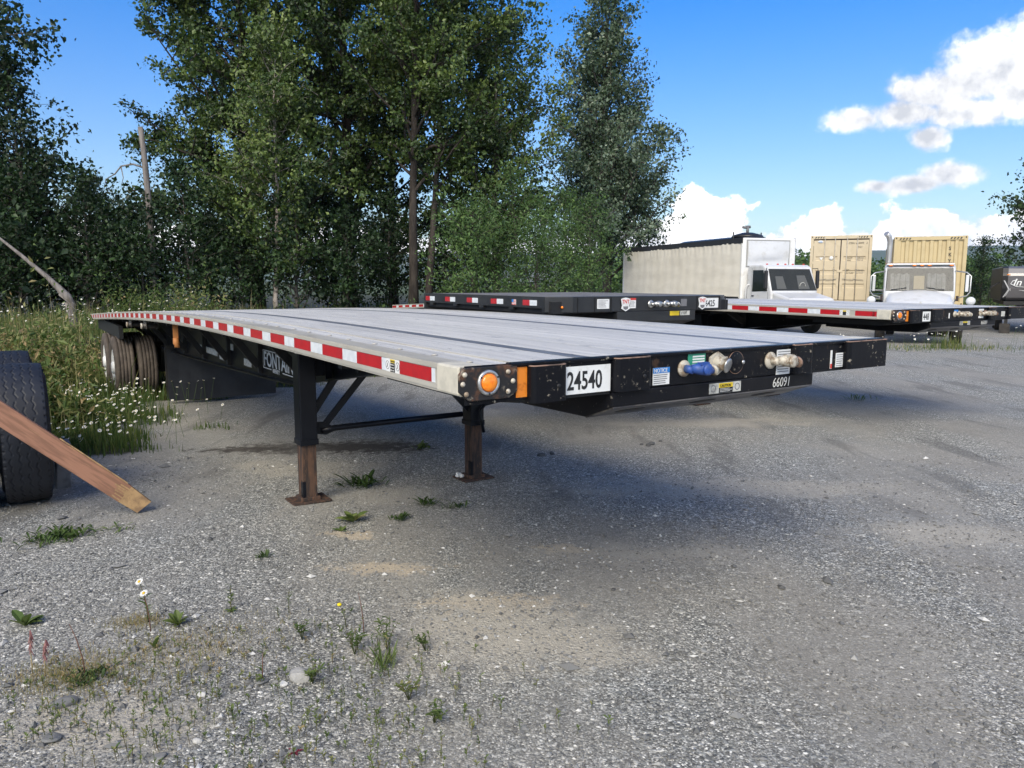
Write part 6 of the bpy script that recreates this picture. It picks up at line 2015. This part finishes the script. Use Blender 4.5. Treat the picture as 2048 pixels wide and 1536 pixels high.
rosette('plantain', 'upright yellow-green leaf rosette beside dry reddish weeds', -1.66, 3.58, 12, .085, .62, 10, 1.0, .34)
rosette('plantain', 'leaf rosette with curled tips at the left picture edge', -2.44, 3.60, 12, .10, .56, 11, .8, .34)
rosette('plantain', 'single broad yellow leaf pair by the reddish weeds', -1.66, 3.33, 4, .06, .68, 12, 1.1, .42)
rosette('moss_clump', 'dark green mossy clump beside a thin stem at lower left', -1.83, 3.07, 130, .035, .15, 13, .9, .3, spread=.045, cat='moss')
rosette('weed_tuft', 'stiff yellow-green grass tuft right of the tan rock', -.56, 3.16, 40, .11, .62, 14, 1.25, .06, spread=.022)
rosette('red_weed', 'tiny dark red spiky weed at the bottom edge', -.79, 2.56, 12, .022, .1, 15, .5, .3, mat_=red_leaf)
rosette('weed_tuft', 'weed tuft under the number plate area far along the trailer shade', -.95, 7.95, 20, .10, .55, 16, .8, .34, spread=.04)
rosette('weed_tuft', 'sparse grass tuft on the open yard right of the trailer front', 5.2, 11.3, 40, .12, .5, 17, .9, .1, spread=.09)

def stalk(name, label, x, y, h, seed, n_leaf=10, leaf=.03, tone=.45, lean=(0, 0), stem=None, head=None, base=0, cat='weed'):
    rs = np.random.RandomState(seed)
    t = thing(name, label, cat, (x, y, g1(x, y)))
    tip = np.array([lean[0] * h, lean[1] * h, h])
    P_ = lambda u: tip * np.array([u * u, u * u, u])
    MB().tube([tuple(P_(u)) for u in (0, .35, .7, 1)], [.0028, .0024, .002, .0012], 5).build('stem', stem or stem_g, t)
    if n_leaf:
        pts = []; ds = []
        for i in range(n_leaf):
            u = rs.uniform(.25, 1); a = rs.uniform(0, 6.28)
            pts.append(P_(u)); ds.append((math.cos(a), math.sin(a), .8))
        Ls = leaf * np.exp(rs.normal(size=n_leaf) * .3)
        v, f, tt = leaf_blades(pts, ds, Ls, Ls * .28, np.clip(tone + rs.normal(size=n_leaf) * .1, 0, 1), rs)
        link_mesh('leaves', np_mesh('leaves', v, f, weed_m, False, {'tone': tt}), t)
    if base:
        ds = [(math.cos(a), math.sin(a), .35) for a in rs.uniform(0, 6.28, base)]
        Ls = .045 * np.exp(rs.normal(size=base) * .2)
        v, f, tt = leaf_blades([(0, 0, .004)] * base, ds, Ls, Ls * .4, np.full(base, tone + .12), rs)
        link_mesh('base_leaves', np_mesh('base_leaves', v, f, weed_m, False, {'tone': tt}), t)
    if head == 'daisy':
        m = MB(); c = tip
        nrm = Vector((-.2, -.55, .8)).normalized()
        Mh = Matrix.Translation(tuple(c)) @ nrm.to_track_quat('Z', 'Y').to_matrix().to_4x4()
        for k in range(14):
            a = 2 * PI * k / 14
            m.add([(math.cos(a) * .005, math.sin(a) * .005, 0), (math.cos(a - .17) * .015, math.sin(a - .17) * .015, .001), (math.cos(a) * .0225, math.sin(a) * .0225, -.001), (math.cos(a + .17) * .015, math.sin(a + .17) * .015, .001)], [(0, 1, 2, 3)], Mh)
        m.build('petals', petal_w, t)
        MB().lathe([(0, -.002), (.0075, -.001), (.0065, .003), (.003, .0045), (0, .005)], 10, Mh).build('flower_centre', petal_y, t)
    if head == 'yellow':
        MB().ball(tuple(tip), .012, 8, 6, (1, 1, .7)).build('flower', yellow_fl, t)
    if head == 'pink':
        rs2 = np.random.RandomState(seed + 50)
        m = MB()
        for k in range(26):
            u = rs2.uniform(.55, 1.02); p = P_(u); a = rs2.uniform(0, 6.28)
            m.tube([tuple(p), tuple(p + np.array([math.cos(a) * .012, math.sin(a) * .012, -.03]))], [.0035, .0006], 4, smooth=False)
        m.build('seed_plume', pink_m, t)
    return t
stalk('daisy', 'upper of the two white daisies standing alone in the left foreground', -1.83, 3.62, .215, 1, 16, .03, .42, (-.15, .0), head='daisy', base=0, cat='flower')
stalk('daisy', 'lower of the two white daisies standing alone in the left foreground', -1.76, 3.50, .20, 2, 14, .028, .42, (-.12, .02), head='daisy', stem=stem_r, cat='flower')
stalk('weed_stalk', 'leafy green stalk on gravel right of the two daisies', -1.46, 3.75, .14, 3, 22, .03, .5, (.02, 0), base=6)
stalk('weed_stalk', 'thin stalk with a green leafy tip left of the tan rock', -1.07, 3.06, .12, 4, 9, .028, .52, (.05, 0), stem=stem_r, base=3)
stalk('weed_stalk', 'long bare stalk leaning left out of the mossy clump', -1.85, 3.09, .24, 5, 7, .016, .4, (-.22, 0), stem=stem_r)
stalk('plume_grass', 'blurred pink seed plume on a stem at the left edge', -2.10, 3.12, .20, 6, 0, head='pink', lean=(.03, 0), stem=straw_m)
stalk('plume_grass', 'smaller pink seed plume just right of the first plume', -2.03, 3.10, .165, 7, 0, head='pink', lean=(.08, 0), stem=straw_m)
stalk('hawkweed', 'single yellow flower on a fine stem above the sandy streak', -.82, 3.56, .12, 8, 4, .015, .4, (-.25, 0), head='yellow', cat='flower')
stalk('weed_stalk', 'thin reddish stalk right of the single yellow flower', -.72, 3.5, .20, 9, 6, .014, .5, (-.12, .05), stem=stem_r)
stalk('weed_stalk', 'faint tall green stalk between daisies and yellow flower', -1.15, 3.72, .13, 10, 14, .02, .45, (.04, 0))
def branchy(label, x, y, h, seed, tone):
    rs = np.random.RandomState(seed)
    t = thing('chamomile', label, 'weed', (x, y, g1(x, y)))
    pts = []; ds = []; st = MB()
    for k in range(6):
        a = rs.uniform(0, 6.28); e = rs.uniform(.25, .6)
        tip = np.array([math.cos(a) * e * h, math.sin(a) * e * h, h * rs.uniform(.6, 1)])
        st.tube([(0, 0, 0), tuple(tip * [.35, .35, .55]), tuple(tip)], [.002, .0016, .0009], 4)
        for j in range(9):
            u = rs.uniform(.4, 1); b = rs.uniform(0, 6.28)
            pts.append(tip * np.array([u * u, u * u, u])); ds.append((math.cos(b), math.sin(b), .6))
    n = len(pts); Ls = .026 * np.exp(rs.normal(size=n) * .3)
    v, f, tt = leaf_blades(pts, ds, Ls, Ls * .3, np.clip(tone + rs.normal(size=n) * .12, 0, 1), rs)
    st.build('stem', stem_g, t); link_mesh('leaves', np_mesh('leaves', v, f, weed_m, False, {'tone': tt}), t)
branchy('branching green weed with several tips above the stiff grass tuft', -.58, 3.33, .16, 1, .45)
branchy('green branching weed left of the stiff grass tuft', -.72, 3.28, .13, 2, .42)
branchy('small two-tipped weed right of the stiff grass tuft', -.40, 3.32, .10, 3, .5)
branchy('yellowing weed between stiff grass tuft and bottom edge', -.42, 2.90, .10, 4, .68)
branchy('green-tipped weed near the bottom edge at centre left', -.30, 2.74, .10, 5, .55)
branchy('grey-green weed clump above the tan rock', -1.0, 3.42, .10, 6, .4)
branchy('weed standing right against the tan rock', -.845, 3.02, .085, 7, .6)

# seedlings and dry litter: a mass nobody could count
rs = np.random.RandomState(12)
pts = []; ds = []; Ls = []; tn = []
stv = MB()
def seedlings(n, cx, cy, sx, sy, h, tone):
    for i in range(n):
        x = cx + rs.normal() * sx; y = cy + rs.normal() * sy
        if y < 2.3: y = 2.3 + rs.rand() * .4
        z = g1(x, y); hh = h * math.exp(rs.normal() * .35)
        lx, ly = rs.normal() * .12 * hh, rs.normal() * .12 * hh
        stv.bar((x, y, z - .004), (x + lx, y + ly, z + hh), .0016, .0016)
        t0 = tone + rs.normal() * .16
        for j in range(9):
            u = rs.uniform(.35, 1); a = rs.uniform(0, 6.28)
            pts.append((x + lx * u, y + ly * u, z + hh * u)); ds.append((math.cos(a), math.sin(a), 1.0)); Ls.append(.014 * math.exp(rs.normal() * .3)); tn.append(t0 + rs.normal() * .06)
seedlings(120, -1.35, 2.75, .34, .22, .046, .66); seedlings(80, -1.7, 2.85, .25, .25, .044, .64); seedlings(100, -.75, 2.7, .32, .2, .052, .66); seedlings(50, -.35, 2.6, .3, .15, .045, .68)
seedlings(110, -1.45, 3.15, .32, .18, .03, .84); seedlings(40, -.62, 3.25, .16, .14, .07, .6); seedlings(26, -.35, 2.75, .25, .2, .04, .62); seedlings(24, -.6, 3.0, .25, .15, .045, .66); seedlings(14, -1.0, 3.5, .2, .15, .04, .5)
v, f, tt = leaf_blades(pts, ds, np.array(Ls), np.array(Ls) * .36, np.clip(np.array(tn), 0, 1), rs)
o = link_mesh('seedlings', np_mesh('seedlings', v, f, weed_m, False, {'tone': tt}))
tag(o, 'many tiny green and yellow seedlings sprouting from foreground gravel', 'seedlings', kind='stuff')
o2 = stv.build('seedling_stems', stem_g, None); o2.parent = o
n = 4200
X = -1.55 + rs.normal(size=n) * .26; Y = 3.28 + rs.normal(size=n) * .17 + (X + 1.55) * .35
k = rs.rand(n) < .5; X[k] = -1.95 + rs.normal(size=k.sum()) * .12; Y[k] = 3.10 + rs.normal(size=k.sum()) * .10
k = rs.rand(n) < .15; X[k] = -1.88 + rs.normal(size=k.sum()) * .08; Y[k] = 3.62 + rs.normal(size=k.sum()) * .05
v, f, tt = blades(X, Y, rs, .018, .0013, .94, .06, 1.8)
tag(link_mesh('litter', np_mesh('litter', v, f, weed_m, False, {'tone': tt})), 'dry straw and reddish withered weeds in the left foreground', 'litter', kind='stuff')

# scrap of white plastic by the far landing foot
bm = bmesh.new(); bmesh.ops.create_icosphere(bm, subdivisions=3, radius=.035)
rs = np.random.RandomState(8)
for vtx in bm.verts:
    vtx.co = vtx.co * (1 + rs.normal() * .28); vtx.co.z *= .7
me = bpy.data.meshes.new('plastic_scrap'); bm.to_mesh(me); bm.free(); me.materials.append(petal_w)
tag(link_mesh('plastic_scrap', me, None, (-.46, 6.58, g1(-.46, 6.58) + .018)), 'crumpled white plastic scrap beside the far landing leg foot', 'scrap')

# ================================================================== HAZE
HAZE_DENSITY = 1.05e-4
hz = MB().box(-6200, 6500, -160, 5600, -12, 330).build('haze', None, None)
hm = bpy.data.materials.new('haze_air'); hm.use_nodes = True
hm.node_tree.nodes.clear()
_h = NT(hm.node_tree); pv = _h.n('ShaderNodeVolumePrincipled'); ho = _h.n('ShaderNodeOutputMaterial')
pv.inputs['Color'].default_value = (.80, .88, 1.0, 1); pv.inputs['Density'].default_value = HAZE_DENSITY; pv.inputs['Anisotropy'].default_value = .2
hm.node_tree.links.new(pv.outputs[0], ho.inputs['Volume'])
hz.data.materials.append(hm)
tag(hz, 'thin bluish haze over the far mountains', 'haze', kind='stuff')
